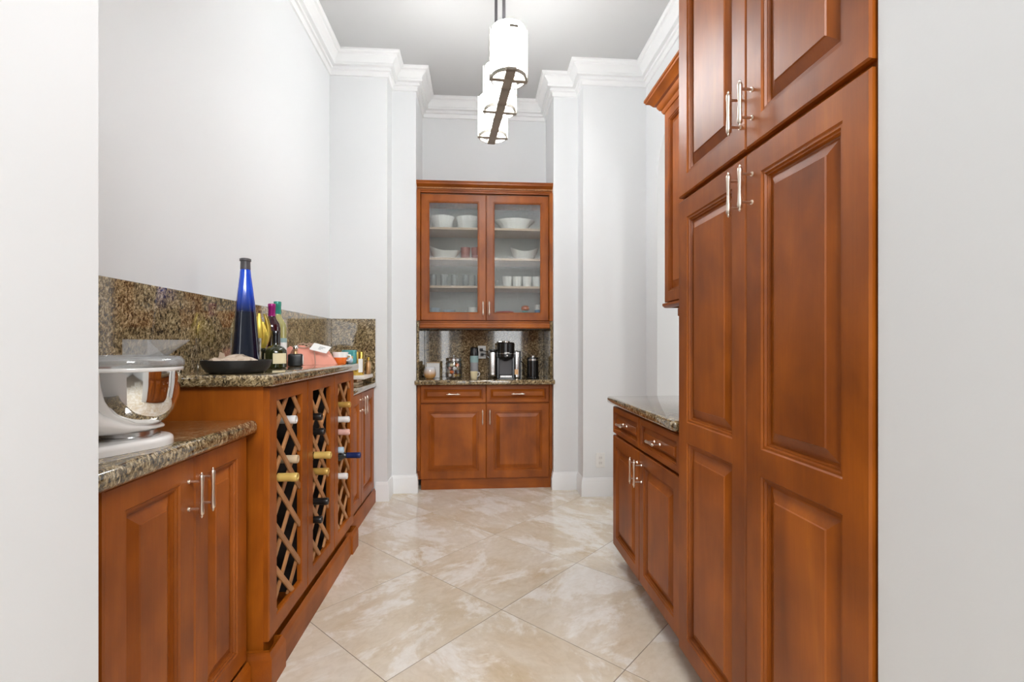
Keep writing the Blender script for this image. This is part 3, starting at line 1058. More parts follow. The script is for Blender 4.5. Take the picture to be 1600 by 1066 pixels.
def square_loft(mb, prof, seg=32):
    rings = []
    for r, h, e in prof:
        ring_ = []
        for i in range(seg):
            a = 2 * PI * i / seg
            cs, sn = math.cos(a), math.sin(a)
            k = (abs(cs) ** e + abs(sn) ** e) ** (-1 / e)
            ring_.append(mb.bm.verts.new((r * k * cs, r * k * sn, h)))
        rings.append(ring_)
    for a, b in zip(rings, rings[1:]):
        for i in range(seg):
            j = (i + 1) % seg
            mb.bm.faces.new((a[i], a[j], b[j], b[i]))
    mb.bm.faces.new(rings[0][::-1])
    mb.bm.faces.new(rings[-1])
    return mb


square_loft(MB(), [(0.050, 0, 5), (0.054, 0.006, 5), (0.0475, 0.10, 4.6), (0.0375, 0.23, 3.8), (0.034, 0.275, 3.6), (0.028, 0.33, 3), (0.0215, 0.385, 2.3), (0.0195, 0.41, 2), (0.0185, 0.414, 2)]).build('glass_body', 'bluebottle', t)
MB().lathe([(0.0195, 0.4145), (0.0185, 0.44), (0.0185, 0.447), (0.0215, 0.449), (0.0215, 0.458), (0.017, 0.46), (0.012, 0.452)], 24).build('cap', 'darkgrey', t)
MB().box(0.0505, -0.016, 0.02, 0.052, 0.016, 0.078).build('label', 'paper', t, smooth=0)

# gold strips in a silver holder
t = thing('ornament', 'bunch of curved gold strips in a silver holder beside blue bottle', 'ornament', (-0.985, 2.225, WZ))
MB().lathe([(0.0, 0), (0.026, 0), (0.028, 0.004), (0.036, 0.135), (0.034, 0.135), (0.026, 0.008), (0, 0.008)], 24, cap=False).build('holder', 'chrome', t)
rr = random.Random(5)
for i in range(11):
    a = i * 2 * PI / 11
    bd = 0.018 + 0.014 * rr.random()
    hh = 0.20 + 0.05 * rr.random()
    ca, sa = math.cos(a), math.sin(a)
    pth = []
    for s in range(9):
        u = s / 8
        rad = 0.008 + bd * math.sin(u * 2.6) * 1.3
        pth.append((ca * rad, sa * rad, 0.05 + (hh - 0.05) * u))
    MB().tube(pth, 0.006, 6, [(0.004 + 0.008 * math.sin(PI * min(1, 0.15 + s / 8 * 0.8)), 0.002) for s in range(9)]).build('gold_strip', 'gold2', t)


def upright_bottle(x, y, rb, prof_body, cap_prof, bodymat, capmat, label, labels=(), loc_z=WZ):
    t = thing('bottle', label, 'bottle', (x, y, loc_z))
    MB().lathe(prof_body, 28, cap=False).build('body', bodymat, t)
    MB().lathe(cap_prof, 24).build('capsule', capmat, t)
    for (r, za, zb, a0, a1, m) in labels:
        mb = MB()
        n = 12
        vs_ = []
        for i in range(n + 1):
            a = a0 + (a1 - a0) * i / n
            vs_.append((mb.bm.verts.new((r * math.cos(a), r * math.sin(a), za)), mb.bm.verts.new((r * math.cos(a), r * math.sin(a), zb))))
        for c0, c1 in zip(vs_, vs_[1:]):
            mb.bm.faces.new((c0[0], c1[0], c1[1], c0[1]))
        mb.build('label', m, t)
    return t


upright_bottle(-0.975, 2.335, 0.0375,
               [(0, 0.004), (0.033, 0), (0.0375, 0.005), (0.0375, 0.185), (0.034, 0.205), (0.02, 0.228), (0.0152, 0.243), (0.0145, 0.262)],
               [(0.0158, 0.236), (0.0158, 0.280), (0.017, 0.282), (0.017, 0.298), (0.0158, 0.300)], 'redgl', 'magenta',
               'dark red wine bottle with a magenta capsule on the raised counter')
upright_bottle(-1.018, 2.505, 0.042,
               [(0, 0.004), (0.038, 0), (0.043, 0.005), (0.043, 0.19), (0.040, 0.212), (0.024, 0.24), (0.0165, 0.262), (0.0155, 0.28)],
               [(0.017, 0.262), (0.017, 0.304), (0.018, 0.306), (0.018, 0.324), (0.017, 0.326)], 'paleglass', 'teal',
               'pale white wine bottle with green capsule behind the red one',
               [(0.0434, 0.03, 0.118, -2.2, 0.4, 'paper'), (0.0436, 0.118, 0.14, -2.2, 0.4, 'tealmat')])
upright_bottle(-0.903, 2.205, 0.047,
               [(0, 0.004), (0.04, 0), (0.0455, 0.006), (0.046, 0.066), (0.043, 0.082), (0.032, 0.096), (0.018, 0.102), (0.0155, 0.106), (0.015, 0.12)],
               [(0.0165, 0.112), (0.0165, 0.148), (0.0182, 0.150), (0.0182, 0.166), (0.017, 0.168)], 'greengl', 'black',
               'squat olive green bottle with cream label in front of red wine',
               [(0.0466, 0.022, 0.068, -1.45, -0.1, 'cream'), (0.0466, 0.014, 0.068, -2.95, -2.35, 'cream')])
t = thing('bottle', 'small black square bottle with glass stopper beside the pink pouch', 'bottle', (-0.892, 2.405, WZ), 0.25)
MB().box(-0.033, -0.02, 0, 0.033, 0.02, 0.062, 0.008, 3).build('body', 'blackc', t)
MB().lathe([(0.012, 0.062), (0.010, 0.066), (0.010, 0.078), (0.013, 0.080)], 16).build('neck', 'copper', t)
MB().sphere((0, 0, 0.091), 0.0125).build('stopper', 'chrome', t)
o = MB().lathe([(0.019, 0.0), (0.0185, 0.0015)], 24).mesh('label', 'paper')
o.transform(Matrix.Translation((0.0332, 0, 0.032)) @ Matrix.Rotation(PI / 2, 4, 'Y') @ Matrix.Diagonal((1.2, 0.75, 1, 1)))
link('label', o, t)


# pink pouch: pillow shaped
def pillow(sx, sy, sz, seed):
    bm = bmesh.new()
    bmesh.ops.create_grid(bm, x_segments=28, y_segments=20, size=1)
    rr = random.Random(seed)
    ph = [rr.uniform(0, 6) for _ in range(4)]
    top = {}
    for v in bm.verts:
        u, w_ = v.co.x, v.co.y
        e = (max(0.0, (1 - abs(u) ** 7)) ** 0.6) * (max(0, (1 - abs(w_) ** 1.7)) ** 0.75) * (1 - 0.2 * u)
        ridge = 0.05 * math.sin(5 * u + 3 * w_ + ph[0]) + 0.06 * (1 - 2 * abs(math.sin(3.1 * w_ - 2.6 * u + ph[1])))
        pinch = 1 - 0.12 * math.exp(-(u / 0.12) ** 2)
        v.co = Vector((u * sx * (1 - 0.08 * (1 - abs(w_))), w_ * sy * pinch, sz * e * (1 + ridge) * pinch))
    bot = bmesh.ops.duplicate(bm, geom=bm.verts[:] + bm.edges[:] + bm.faces[:])
    for g in bot['geom']:
        if isinstance(g, bmesh.types.BMVert):
            g.co.z = 0.0
    bmesh.ops.remove_doubles(bm, verts=bm.verts[:], dist=0.0006)
    return bm


t = thing('pouch', 'salmon pink cloth pouch tied with twine and a white tag', 'pouch', (-0.895, 2.645, WZ), 0.55)
mb = MB()
mb.merge(pillow(0.118, 0.075, 0.094, 2))
mb.build('body', 'pink', t, smooth=50)
tw = []
for s in range(21):
    a = PI * s / 20
    tw.append((0.0, -0.073 * math.cos(a) * 0.98, 0.004 + 0.086 * math.sin(a) ** 0.8))
MB().tube(tw, 0.0022, 6).build('twine', 'twine', t)
mb = MB()
for s, (cx, cy) in enumerate(((-0.052, -0.03), (0.0, -0.035), (-0.028, -0.01))):
    mb.tube([(cx + 0.026 * math.cos(a), cy + 0.008 * math.sin(a), 0.102 + 0.012 * math.sin(a + 0.4 * s)) for a in [2 * PI * k / 16 for k in range(16)]], 0.0026, 6, closed=True)
mb.build('bow', 'twine', t)
TM = Matrix.Rotation(-0.55, 3, 'Z')
tg0, tgu, tgv = Vector((0.030, -0.052, 0.117)), Vector((0.088, 0.0, -0.022)), Vector((-0.02, -0.02, -0.034))
tgn = tgu.cross(tgv).normalized() * 0.0012


def tagpt(a, b, n=0):
    return TM @ (tg0 + tgu * a + tgv * b + tgn * n)


mb = MB()
mb.pts([tagpt(0, 0), tagpt(1, 0), tagpt(1, 1), tagpt(0, 1), tagpt(0, 0, 1), tagpt(1, 0, 1), tagpt(1, 1, 1), tagpt(0, 1, 1)],
       [(0, 1, 2, 3), (7, 6, 5, 4), (0, 4, 5, 1), (1, 5, 6, 2), (2, 6, 7, 3), (3, 7, 4, 0)])
tg = mb.build('tag', 'paper', t, smooth=0)
mb = MB()
for k in range(3):
    b0 = 0.3 + 0.16 * k
    for sgn in (-0.3, 1.3):
        mb.pts([tagpt(0.42, b0, sgn), tagpt(0.75 - 0.08 * k, b0, sgn), tagpt(0.75 - 0.08 * k, b0 + 0.08, sgn), tagpt(0.42, b0 + 0.08, sgn)], [(0, 1, 2, 3)])
mb.build('printing', 'greylbl', tg, smooth=0)
mb = MB()
mb.merge(pillow(0.06, 0.045, 0.085, 9))
t = mb.build('pouch', 'pink', None, (-1.045, 2.80, WZ), smooth=50)
t.rotation_euler = (0, 0, 0.2)
tag(t, 'second pink pouch partly hidden behind the wine bottles', 'pouch')

t = thing('carafe', 'small clear glass bottle with cork stopper behind the orange cup', 'bottle', (-0.93, 2.80, WZ))
MB().lathe([(0, 0.003), (0.032, 0), (0.036, 0.004), (0.036, 0.06), (0.028, 0.076), (0.014, 0.084), (0.013, 0.092)], 24, cap=False).build('body', 'tumbler', t)
MB().lathe([(0.0115, 0.086), (0.0135, 0.094), (0.0145, 0.112)], 16).build('cork', 'corkc', t)
t = thing('cup', 'small white cup with orange lower half beside pink pouch', 'cup', (-0.772, 2.742, WZ))
MB().lathe([(0, 0.003), (0.028, 0), (0.031, 0.003), (0.0375, 0.036)], 28, cap=False).build('base', 'orange', t)
MB().lathe([(0.0375, 0.0361), (0.0435, 0.066), (0.0415, 0.066), (0.036, 0.037)], 28, cap=False).build('rim', 'ceramic', t)
MB().tube([(0.04 + 0.0, 0, 0.05), (0.055, 0, 0.048), (0.058, 0, 0.034), (0.05, 0, 0.022), (0.034, 0, 0.018)], 0.004, 8).build('handle', 'ceramic', t)
lead('marble_ball', MB().sphere((-0.735, 2.80, WZ + 0.0175), 0.0175), 'ltblue', 'small glossy blue grey ball between orange cup and teal tin', 'ball')
t = thing('tin', 'teal tin with tan label at the far end of wine counter', 'tin', (-0.755, 2.862, WZ))
MB().lathe([(0, 0), (0.040, 0), (0.041, 0.002), (0.041, 0.062), (0.0425, 0.063), (0.0425, 0.074), (0.041, 0.076), (0, 0.076)], 28, cap=False).build('body', 'tealcan', t)
mb = MB()
for i in range(10):
    a, b2 = -2.5 + 0.17 * i, -2.5 + 0.17 * (i + 1)
    mb.pts([(0.0414 * math.cos(a), 0.0414 * math.sin(a), 0.004), (0.0414 * math.cos(b2), 0.0414 * math.sin(b2), 0.004),
            (0.0414 * math.cos(b2), 0.0414 * math.sin(b2), 0.042), (0.0414 * math.cos(a), 0.0414 * math.sin(a), 0.042)], [(0, 1, 2, 3)])
mb.build('label', 'tan', t)

# far left cabinet top (z = .916): riser board with tins
FZ = 0.9165
for k, (z, h, sx) in enumerate(((FZ, 0.018, 0.12), (FZ + 0.0185, 0.022, 0.105))):
    mb = MB().box(-0.9 - sx / 2, 3.42, z, -0.9 + sx / 2, 3.56, z + h, 0.002)
    lead('wooden_box', mb, ('corkc' if k == 0 else 'copper'), 'flat %s box under the cream stone board' % ('cork coloured lower' if k == 0 else 'reddish upper'), 'box', 'flat boxes under the board', 0)
BZ = FZ + 0.042
lead('board', MB().box(-1.09, 3.36, BZ, -0.785, 3.64, BZ + 0.026, 0.004, 2), 'marble', 'cream stone board carrying gold tins on the far left counter', 'board')
BT = BZ + 0.0265


def tin(name, x, y, r, h, mat, label, lidmat, lab=None):
    t = thing(name, label, 'tin', (x, y, BT))
    MB().lathe([(0, 0), (r - 0.001, 0), (r, 0.002), (r, h * 0.8), (0, h * 0.8)], 28, cap=False).build('body', mat, t)
    MB().lathe([(r + 0.0015, h * 0.801), (r + 0.0015, h - 0.002), (r, h)], 28).build('lid', lidmat, t)
    if lab:
        mb = MB()
        for i in range(8):
            a, b2 = lab[0] + lab[1] * i / 8, lab[0] + lab[1] * (i + 1) / 8
            R_ = r + 0.0006
            mb.pts([(R_ * math.cos(a), R_ * math.sin(a), h * 0.12), (R_ * math.cos(b2), R_ * math.sin(b2), h * 0.12),
                    (R_ * math.cos(b2), R_ * math.sin(b2), h * 0.7), (R_ * math.cos(a), R_ * math.sin(a), h * 0.7)], [(0, 1, 2, 3)])
        mb.build('label', lab[2], t)


tin('tin', -0.858, 3.47, 0.046, 0.165, 'gold', 'tall gold tin with black and white label on cream board', 'gold', (-1.2, 0.75, 'paper'))
tin('tin', -0.965, 3.53, 0.05, 0.17, 'gold', 'wide gold lidded tin hidden behind teal tin', 'gold')
t = thing('bottle', 'slim copper coloured bottle at the right end of cream board', 'bottle', (-0.806, 3.575, BT))
MB().lathe([(0.018, 0), (0.019, 0.003), (0.019, 0.07), (0.015, 0.085), (0.008, 0.092), (0.008, 0.1)], 20).build('body', 'copper', t)
MB().lathe([(0.010, 0.1001), (0.010, 0.122), (0.008, 0.124)], 16).build('cap', 'gold', t)

# ---------------------------------------------------------------- stand mixer
MZ = 0.9345
t = thing('stand_mixer', 'white stand mixer with polished steel bowl on the near left counter', 'mixer', (-0.892, 1.288, MZ), math.radians(68))
mb = MB()
poly = []
for k in range(17):
    a = -PI / 2 + PI * k / 16
    poly.append((0.0 + 0.094 * math.cos(a), 0.094 * math.sin(a)))
for k in range(13):
    a = PI / 2 + PI * k / 12
    poly.append((-0.175 + 0.06 * math.cos(a), 0.085 * math.sin(a)))
bm = bmesh.new()
vv = [bm.verts.new((x, y, 0)) for x, y in poly]
fc = bm.faces.new(vv)
ex = bmesh.ops.extrude_face_region(bm, geom=[fc])
bmesh.ops.translate(bm, verts=[v for v in ex['geom'] if isinstance(v, bmesh.types.BMVert)], vec=(0, 0, 0.024))
bmesh.ops.recalc_face_normals(bm, faces=bm.faces[:])
bmesh.ops.bevel(bm, geom=[e for e in bm.edges if e.verts[0].co.z > 0.02 and e.verts[1].co.z > 0.02], offset=0.012, segments=4, profile=0.5, affect='EDGES')
mb.merge(bm)
mb.build('base', 'white', t, smooth=40)
MB().tube([(0.075, 0, 0.047), (0.055, 0, 0.047), (0.0, 0, 0.05), (-0.05, 0, 0.056), (-0.10, 0, 0.072), (-0.15, 0, 0.115), (-0.168, 0, 0.17), (-0.17, 0, 0.235), (-0.17, 0, 0.255)],
          0.05, 24, [(0.022, 0.004), (0.05, 0.010), (0.072, 0.014), (0.074, 0.02), (0.066, 0.034), (0.056, 0.048), (0.05, 0.05), (0.05, 0.052), (0.046, 0.046)]).build('column', 'white', t, smooth=60)
MB().lathe([(0.066, 0.0235), (0.066, 0.028), (0.058, 0.030), (0.058, 0.040), (0.05, 0.044)], 40).build('bowl_seat', 'steel', t)
MB().lathe([(0.0, 0.048), (0.045, 0.049), (0.062, 0.054), (0.080, 0.068), (0.096, 0.093), (0.106, 0.125), (0.110, 0.16), (0.1115, 0.196), (0.1145, 0.198), (0.1145, 0.202), (0.110, 0.202),
            (0.108, 0.16), (0.094, 0.095), (0.06, 0.058), (0.0, 0.052)], 64, cap=False).build('bowl', 'chrome', t, smooth=50)
MB().lathe([(0.1147, 0.1925), (0.1165, 0.194), (0.1165, 0.201), (0.1147, 0.2025)], 56, cap=False).build('bowl_rim_band', 'white', t, smooth=60)
sh = MB().lathe([(0.1147, 0.2035), (0.1185, 0.206), (0.118, 0.218), (0.110, 0.229), (0.075, 0.232), (0.073, 0.229), (0.108, 0.225), (0.114, 0.216), (0.1135, 0.2065)], 56, cap=False).build('pour_shield', 'plasticclear', t, smooth=60)
mb = MB()
lo = [(0.085 * math.cos(a), 0.085 * math.sin(a)) for a in (-2.3, -1.7, -1.1, -0.5)]
hi = [(0.085 * math.cos(a) + 0.0, 0.085 * math.sin(a)) for a in (-2.3, -1.7)] + [(0.135 * math.cos(a), 0.135 * math.sin(a)) for a in (-0.95, -0.4)]
V = [(x, y, 0.232) for x, y in lo] + [(x, y, 0.272) for x, y in hi]
V += [(x * 0.96, y * 0.96, z) for x, y, z in V]
F = []
for i in range(3):
    F.append((i, i + 1, i + 5, i + 4))
    F.append((8 + i + 1, 8 + i, 8 + i + 4, 8 + i + 5))
    F.append((4 + i, 5 + i, 13 + i, 12 + i))
    F.append((i + 1, i, 8 + i, 9 + i))
F += [(0, 4, 12, 8), (7, 3, 11, 15)]
mb.pts(V, F)
mb.build('chute', 'plasticclear', sh, smooth=0)
# head tilted back on its hinge
mb = MB()
hp = []
hr = []
for s in range(13):
    u = s / 12
    hp.append((-0.17 + 0.0 * u, 0, 0))
ang = math.radians(78)
pts_, rs_ = [], []
for u, r in ((0, 0.03), (0.02, 0.046), (0.06, 0.056), (0.13, 0.060), (0.20, 0.058), (0.26, 0.05), (0.29, 0.036), (0.30, 0.015)):
    d = u - 0.05
    pts_.append((-0.185 + d * math.cos(ang), 0, 0.295 + d * math.sin(ang)))
    rs_.append((r, r * 0.95))
mb.tube(pts_, 0.05, 20, rs_).build('head', 'white', t, smooth=60)

# ---------------------------------------------------------------- things on the niche counter (z = .914)
NZ = 0.9147
t = thing('candle', 'round white and amber dipped glass candle at left of niche', 'candle', (-0.408, 4.085, NZ))
MB().lathe([(0, 0.002), (0.028, 0), (0.036, 0.004), (0.049, 0.024), (0.0525, 0.045), (0.050, 0.068), (0.043, 0.090), (0.044, 0.098), (0.041, 0.098), (0.040, 0.09), (0.046, 0.07), (0.046, 0.04), (0, 0.02)], 32, cap=False).build('glass', 'candleglass', t)
MB().lathe([(0, 0.045), (0.046, 0.045), (0.045, 0.058), (0, 0.058)], 24, cap=False).build('wax', 'paper', t)
t = thing('carton', 'white carton with brown top edge behind the dipped candle', 'box', (-0.388, 4.185, NZ))
MB().box(-0.055, -0.02, 0, 0.055, 0.02, 0.128, 0.002).build('body', 'paper', t, smooth=0)
MB().box(-0.056, -0.021, 0.1282, 0.056, 0.021, 0.136, 0.001).build('top_flap', 'corkc', t, smooth=0)

t = thing('jar', 'clear glass jar with steel lid filled with coloured treats', 'jar', (-0.207, 4.1, NZ))
MB().lathe([(0, 0.002), (0.06, 0), (0.068, 0.006), (0.070, 0.02), (0.070, 0.125), (0.064, 0.142), (0.060, 0.146), (0.060, 0.155), (0.057, 0.155), (0.057, 0.144), (0.066, 0.12), (0.066, 0.012), (0, 0.008)], 36, cap=False).build('glass', 'clear', t)
lid = MB().lathe([(0.0645, 0.1465), (0.0665, 0.149), (0.0665, 0.170), (0.060, 0.176), (0.014, 0.180)], 36).build('lid', 'steel', t)
MB().lathe([(0.005, 0.180), (0.005, 0.186), (0.011, 0.192), (0.009, 0.199), (0.002, 0.201)], 16).build('knob', 'chrome', lid)
cols = ['gold2', 'red', 'pinkc', 'paper', 'amberc', 'copper', 'ltblue', 'cream', 'orange', 'darkgrey']
names = ['gold', 'red', 'pink', 'white', 'amber', 'copper', 'pale blue', 'cream', 'orange', 'dark grey']
rr = random.Random(11)
placed = []
k = 0
for lay in range(4):
    zc = 0.027 + lay * 0.029
    for i in range(5):
        a = lay * 0.6 + i * 2 * PI / 5
        x, y = 0.043 * math.cos(a), 0.043 * math.sin(a)
        c = k % 10
        o = MB().sphere((-0.207 + x, 4.1 + y, NZ + zc), 0.0185, 1, 1, 0.8, 12, 8)
        lead('treat', o, cols[c], '%s wrapped treat inside the glass jar, layer %s' % (names[c], ('at bottom', 'second from bottom', 'second from top', 'at top')[lay]), 'candy', 'wrapped treats in the glass jar')
        k += 1

t = thing('tumbler', 'slim travel tumbler with black lid and sage band before outlet', 'tumbler', (-0.033, 4.12, NZ))
MB().lathe([(0, 0), (0.032, 0), (0.0335, 0.003), (0.0345, 0.10), (0.0355, 0.19), (0, 0.19)], 28, cap=False).build('body', 'greylbl', t)
MB().lathe([(0.0362, 0.135), (0.0368, 0.192)], 28, cap=False).build('band', 'tealmat', t)
MB().lathe([(0.037, 0.193), (0.037, 0.225), (0.034, 0.24), (0.034, 0.258), (0.028, 0.266)], 28).build('lid', 'black', t)
t = thing('espresso_cup', 'little cream espresso cup standing in front of the tumbler', 'cup', (-0.035, 4.035, NZ))
MB().lathe([(0, 0.003), (0.024, 0), (0.026, 0.003), (0.033, 0.062), (0.031, 0.062), (0.024, 0.006), (0, 0.005)], 28, cap=False).build('body', 'cream', t)
MB().tube([(0.030, 0, 0.052), (0.044, 0, 0.054), (0.050, 0, 0.042), (0.044, 0, 0.026), (0.028, 0, 0.018)], 0.0035, 8).build('handle', 'ceramic', t)

t = thing('coffee_machine', 'black and silver capsule coffee machine on the niche counter', 'coffee machine', (0.237, 4.09, NZ))
MB().box(-0.075, 0.03, 0.0, 0.075, 0.18, 0.285, 0.012, 3).build('body', 'black', t)
MB().lathe([(0.070, 0.175), (0.076, 0.182), (0.076, 0.298), (0.07, 0.306), (0.055, 0.309)], 40, 0, 0.0).build('brew_head', 'black', t)
MB().lathe([(0.022, 0.148), (0.03, 0.155), (0.055, 0.165), (0.070, 0.1748)], 32, 0, 0.0).build('spout', 'blackc', t)
MB().box(-0.056, 0.018, 0.028, 0.056, 0.0298, 0.172, 0.002).build('front_panel', 'darkgrey', t, smooth=0)
for s in (-1, 1):
    MB().box(s * 0.066 - 0.010, -0.005, 0.0, s * 0.066 + 0.010, 0.0295, 0.20, 0.003).build('side_column', 'black', t, smooth=0)
MB().lathe([(0.034, 0.3092), (0.034, 0.317), (0.03, 0.319)], 28, 0, 0.0).box(-0.06, 0.03, 0.309, -0.03, 0.06, 0.318, 0.002).build('top_lever', 'chrome', t)
MB().box(-0.052, -0.055, 0.008, 0.052, -0.006, 0.028, 0.003).build('drip_tray', 'steel', t, smooth=0)
MB().box(-0.056, -0.05, 0, 0.056, 0.029, 0.0078).build('tray_foot', 'black', t, smooth=0)
MB().lathe([(0.0775, 0.21), (0.0775, 0.214)], 40, 0, 0.0, cap=False).build('trim_ring', 'steel', t)
MB().box(-0.014, -0.078, 0.216, 0.026, -0.0765, 0.222).box(0.002, -0.0775, 0.19, 0.014, -0.0755, 0.2).build('badge', 'paper', t, smooth=0)
MB().box(-0.142, 0.02, 0.012, -0.0765, 0.15, 0.232, 0.02, 4).build('water_tank', 'steel', t)
MB().box(-0.143, 0.018, 0.2325, -0.0775, 0.152, 0.246, 0.006, 2).build('tank_lid', 'black', t)
MB().box(0.0765, 0.01, 0.0, 0.122, 0.12, 0.232, 0.012, 3).build('capsule_bin', 'steel', t)
MB().box(0.078, 0.0085, 0.03, 0.108, 0.0098, 0.075).build('bin_window', 'copper', t, smooth=0)
MB().box(0.1225, 0.01, 0.0, 0.132, 0.12, 0.235, 0.003).build('bin_edge', 'black', t, smooth=0)
t = thing('milk_frother', 'black milk frother with shiny steel top right of coffee machine', 'frother', (0.472, 4.10, NZ))
MB().lathe([(0, 0), (0.054, 0), (0.055, 0.003), (0.055, 0.014), (0.050, 0.018), (0.0495, 0.15), (0, 0.15)], 32, cap=False).build('body', 'black', t)
MB().lathe([(0.0495, 0.1505), (0.0495, 0.172), (0.046, 0.178), (0.030, 0.180)], 32).build('lid', 'black', t)
MB().lathe([(0.026, 0.1802), (0.026, 0.192), (0.022, 0.196), (0.012, 0.198)], 24).build('lid_knob', 'chrome', t)
MB().lathe([(0.0505, 0.150), (0.0505, 0.166)], 32, cap=False).build('steel_band', 'steel', t)

# cords and plugs
OX, OY, OZ = 0.035, Y3 - 0.031, 1.135
c = thing('power_cord', 'black power cord from the niche outlet to the coffee machine', 'cord', (0, 0, 0))
MB().box(OX - 0.014, OY - 0.036, OZ - 0.033, OX + 0.014, OY - 0.001, OZ - 0.009, 0.003).build('plug', 'black', c, smooth=0)
MB().tube([(OX, OY - 0.036, OZ - 0.02), (OX + 0.03, OY - 0.05, OZ - 0.02), (OX + 0.062, OY - 0.055, OZ - 0.05), (OX + 0.074, OY - 0.06, OZ - 0.11), (OX + 0.075, OY - 0.065, OZ - 0.17),
           (OX + 0.09, OY - 0.065, OZ - 0.2), (OX + 0.115, OY - 0.06, OZ - 0.211), (0.175, OY - 0.052, OZ - 0.2135), (0.21, 4.285, OZ - 0.213)], 0.0045, 8).build('cable', 'black', c)
c = thing('power_cord', 'black cord with white tag from the outlet upper socket', 'cord', (0, 0, 0))
MB().box(OX - 0.02, OY - 0.040, OZ + 0.009, OX + 0.008, OY - 0.001, OZ + 0.035, 0.003).build('plug', 'black', c, smooth=0)
MB().tube([(OX - 0.006, OY - 0.04, OZ + 0.02), (OX + 0.012, OY - 0.05, OZ + 0.012), (OX + 0.045, OY - 0.045, OZ + 0.004), (OX + 0.09, OY - 0.02, OZ + 0.0), (0.2, OY - 0.006, OZ - 0.03),
           (0.36, OY - 0.01, OZ - 0.06), (0.41, OY - 0.03, OZ - 0.1), (0.413, OY - 0.05, OZ - 0.17), (0.41, OY - 0.07, OZ - 0.207), (0.43, 4.24, OZ - 0.2145), (0.455, 4.165, OZ - 0.2145)], 0.004, 8).build('cable', 'black', c)
mb = MB()
mb.pts([(OX + 0.055, OY - 0.062, OZ + 0.018), (OX + 0.125, OY - 0.058, OZ - 0.004), (OX + 0.125, OY - 0.058, OZ - 0.02), (OX + 0.06, OY - 0.062, OZ - 0.012),
        (OX + 0.055, OY - 0.064, OZ + 0.018), (OX + 0.125, OY - 0.060, OZ - 0.004), (OX + 0.125, OY - 0.060, OZ - 0.02), (OX + 0.06, OY - 0.064, OZ - 0.012)],
       [(0, 1, 2, 3), (7, 6, 5, 4), (0, 4, 5, 1), (1, 5, 6, 2), (2, 6, 7, 3), (3, 7, 4, 0)])
mb.build('tag', 'paper', c, smooth=0)

# ---------------------------------------------------------------- dishes behind the reeded glass
DY = 4.185
S0, S1, S2, S3 = Z0 + 0.0605, SH[0] + 0.0005, SH[1] + 0.0005, SH[2] + 0.0005


def flute(n, amp):
    return lambda a, r, h: r * (1 + amp * math.cos(n * a))


for x, lab in ((-0.308, 'fluted white bowl at the left of the top glass cabinet shelf'), (-0.088, 'fluted white bowl near middle of the top glass cabinet shelf')):
    o = MB().lathe([(0, 0.004), (0.072, 0), (0.078, 0.004), (0.098, 0.105), (0.104, 0.116), (0.100, 0.116), (0.094, 0.104), (0.074, 0.01), (0, 0.008)], 72, cap=False, fn=flute(24, 0.012)).build('bowl', 'ceramic', None, (x, DY, S3))
    tag(o, lab, 'bowl', 'white bowls on the top shelf')
o = MB().lathe([(0, 0.004), (0.105, 0), (0.112, 0.004), (0.128, 0.045), (0.165, 0.078), (0.178, 0.092), (0.172, 0.094), (0.158, 0.08), (0.12, 0.045), (0.1, 0.012), (0, 0.01)], 72, cap=False, fn=flute(18, 0.012)).build('serving_bowl', 'ceramic', None, (0.318, DY - 0.006, S3))
o.scale = (1, 0.72, 1)
tag(o, 'wide oval white serving bowl on the top right glass cabinet shelf', 'bowl')


def wavy_bowl(name, x, z, rx, ry, h, lift, label, ph=0.0):
    mb = MB()
    seg = 48

    def hz(a, u):
        return u * h * (1 + lift * (math.cos(2 * a + ph) if not isinstance(lift, tuple) else 0))
    rings = []
    prof = [(0.45, 0.0), (0.55, 0.01), (0.78, 0.35), (0.92, 0.7), (1.0, 1.0), (0.95, 0.98), (0.86, 0.68), (0.7, 0.33), (0.45, 0.06)]
    for r, u in prof:
        rings.append([mb.bm.verts.new((rx * r * math.cos(2 * PI * i / seg), ry * r * math.sin(2 * PI * i / seg), hz(2 * PI * i / seg, u))) for i in range(seg)])
    for a, b in zip(rings, rings[1:]):
        for i in range(seg):
            j = (i + 1) % seg
            mb.bm.faces.new((a[i], a[j], b[j], b[i]))
    mb.bm.faces.new(rings[0][::-1])
    mb.bm.faces.new(rings[-1])
    o = mb.build(name, 'ceramic', None, (x, DY, z), smooth=50)
    return tag(o, label, 'bowl')


wavy_bowl('bowl', 0.405, S2, 0.128, 0.09, 0.098, 0.24, 'white wavy rimmed bowl on the upper right glass cabinet shelf')
# gravy boat: high at the left, dipping to a spout at the right
mb = MB()
seg = 48
rings = []
for r, u in [(0.5, 0.0), (0.58, 0.02), (0.8, 0.4), (0.93, 0.75), (1.0, 1.0), (0.95, 0.98), (0.86, 0.72), (0.7, 0.38), (0.45, 0.08)]:
    row = []
    for i in range(seg):
        a = 2 * PI * i / seg
        lift = 0.075 + 0.05 * max(0, -math.cos(a)) ** 1.5 + 0.012 * max(0, math.cos(a)) ** 3
        xx = 0.13 * r * math.cos(a) * (1.0 + 0.15 * max(0, math.cos(a)) * u)
        row.append(mb.bm.verts.new((xx, 0.075 * r * math.sin(a), u * lift)))
    rings.append(row)
for a, b in zip(rings, rings[1:]):
    for i in range(seg):
        j = (i + 1) % seg
        mb.bm.faces.new((a[i], a[j], b[j], b[i]))
mb.bm.faces.new(rings[0][::-1])
mb.bm.faces.new(rings[-1])
tag(mb.build('gravy_boat', 'ceramic', None, (-0.298, DY, S2), smooth=50), 'white gravy boat with tall end on the upper left glass cabinet shelf', 'gravy boat')


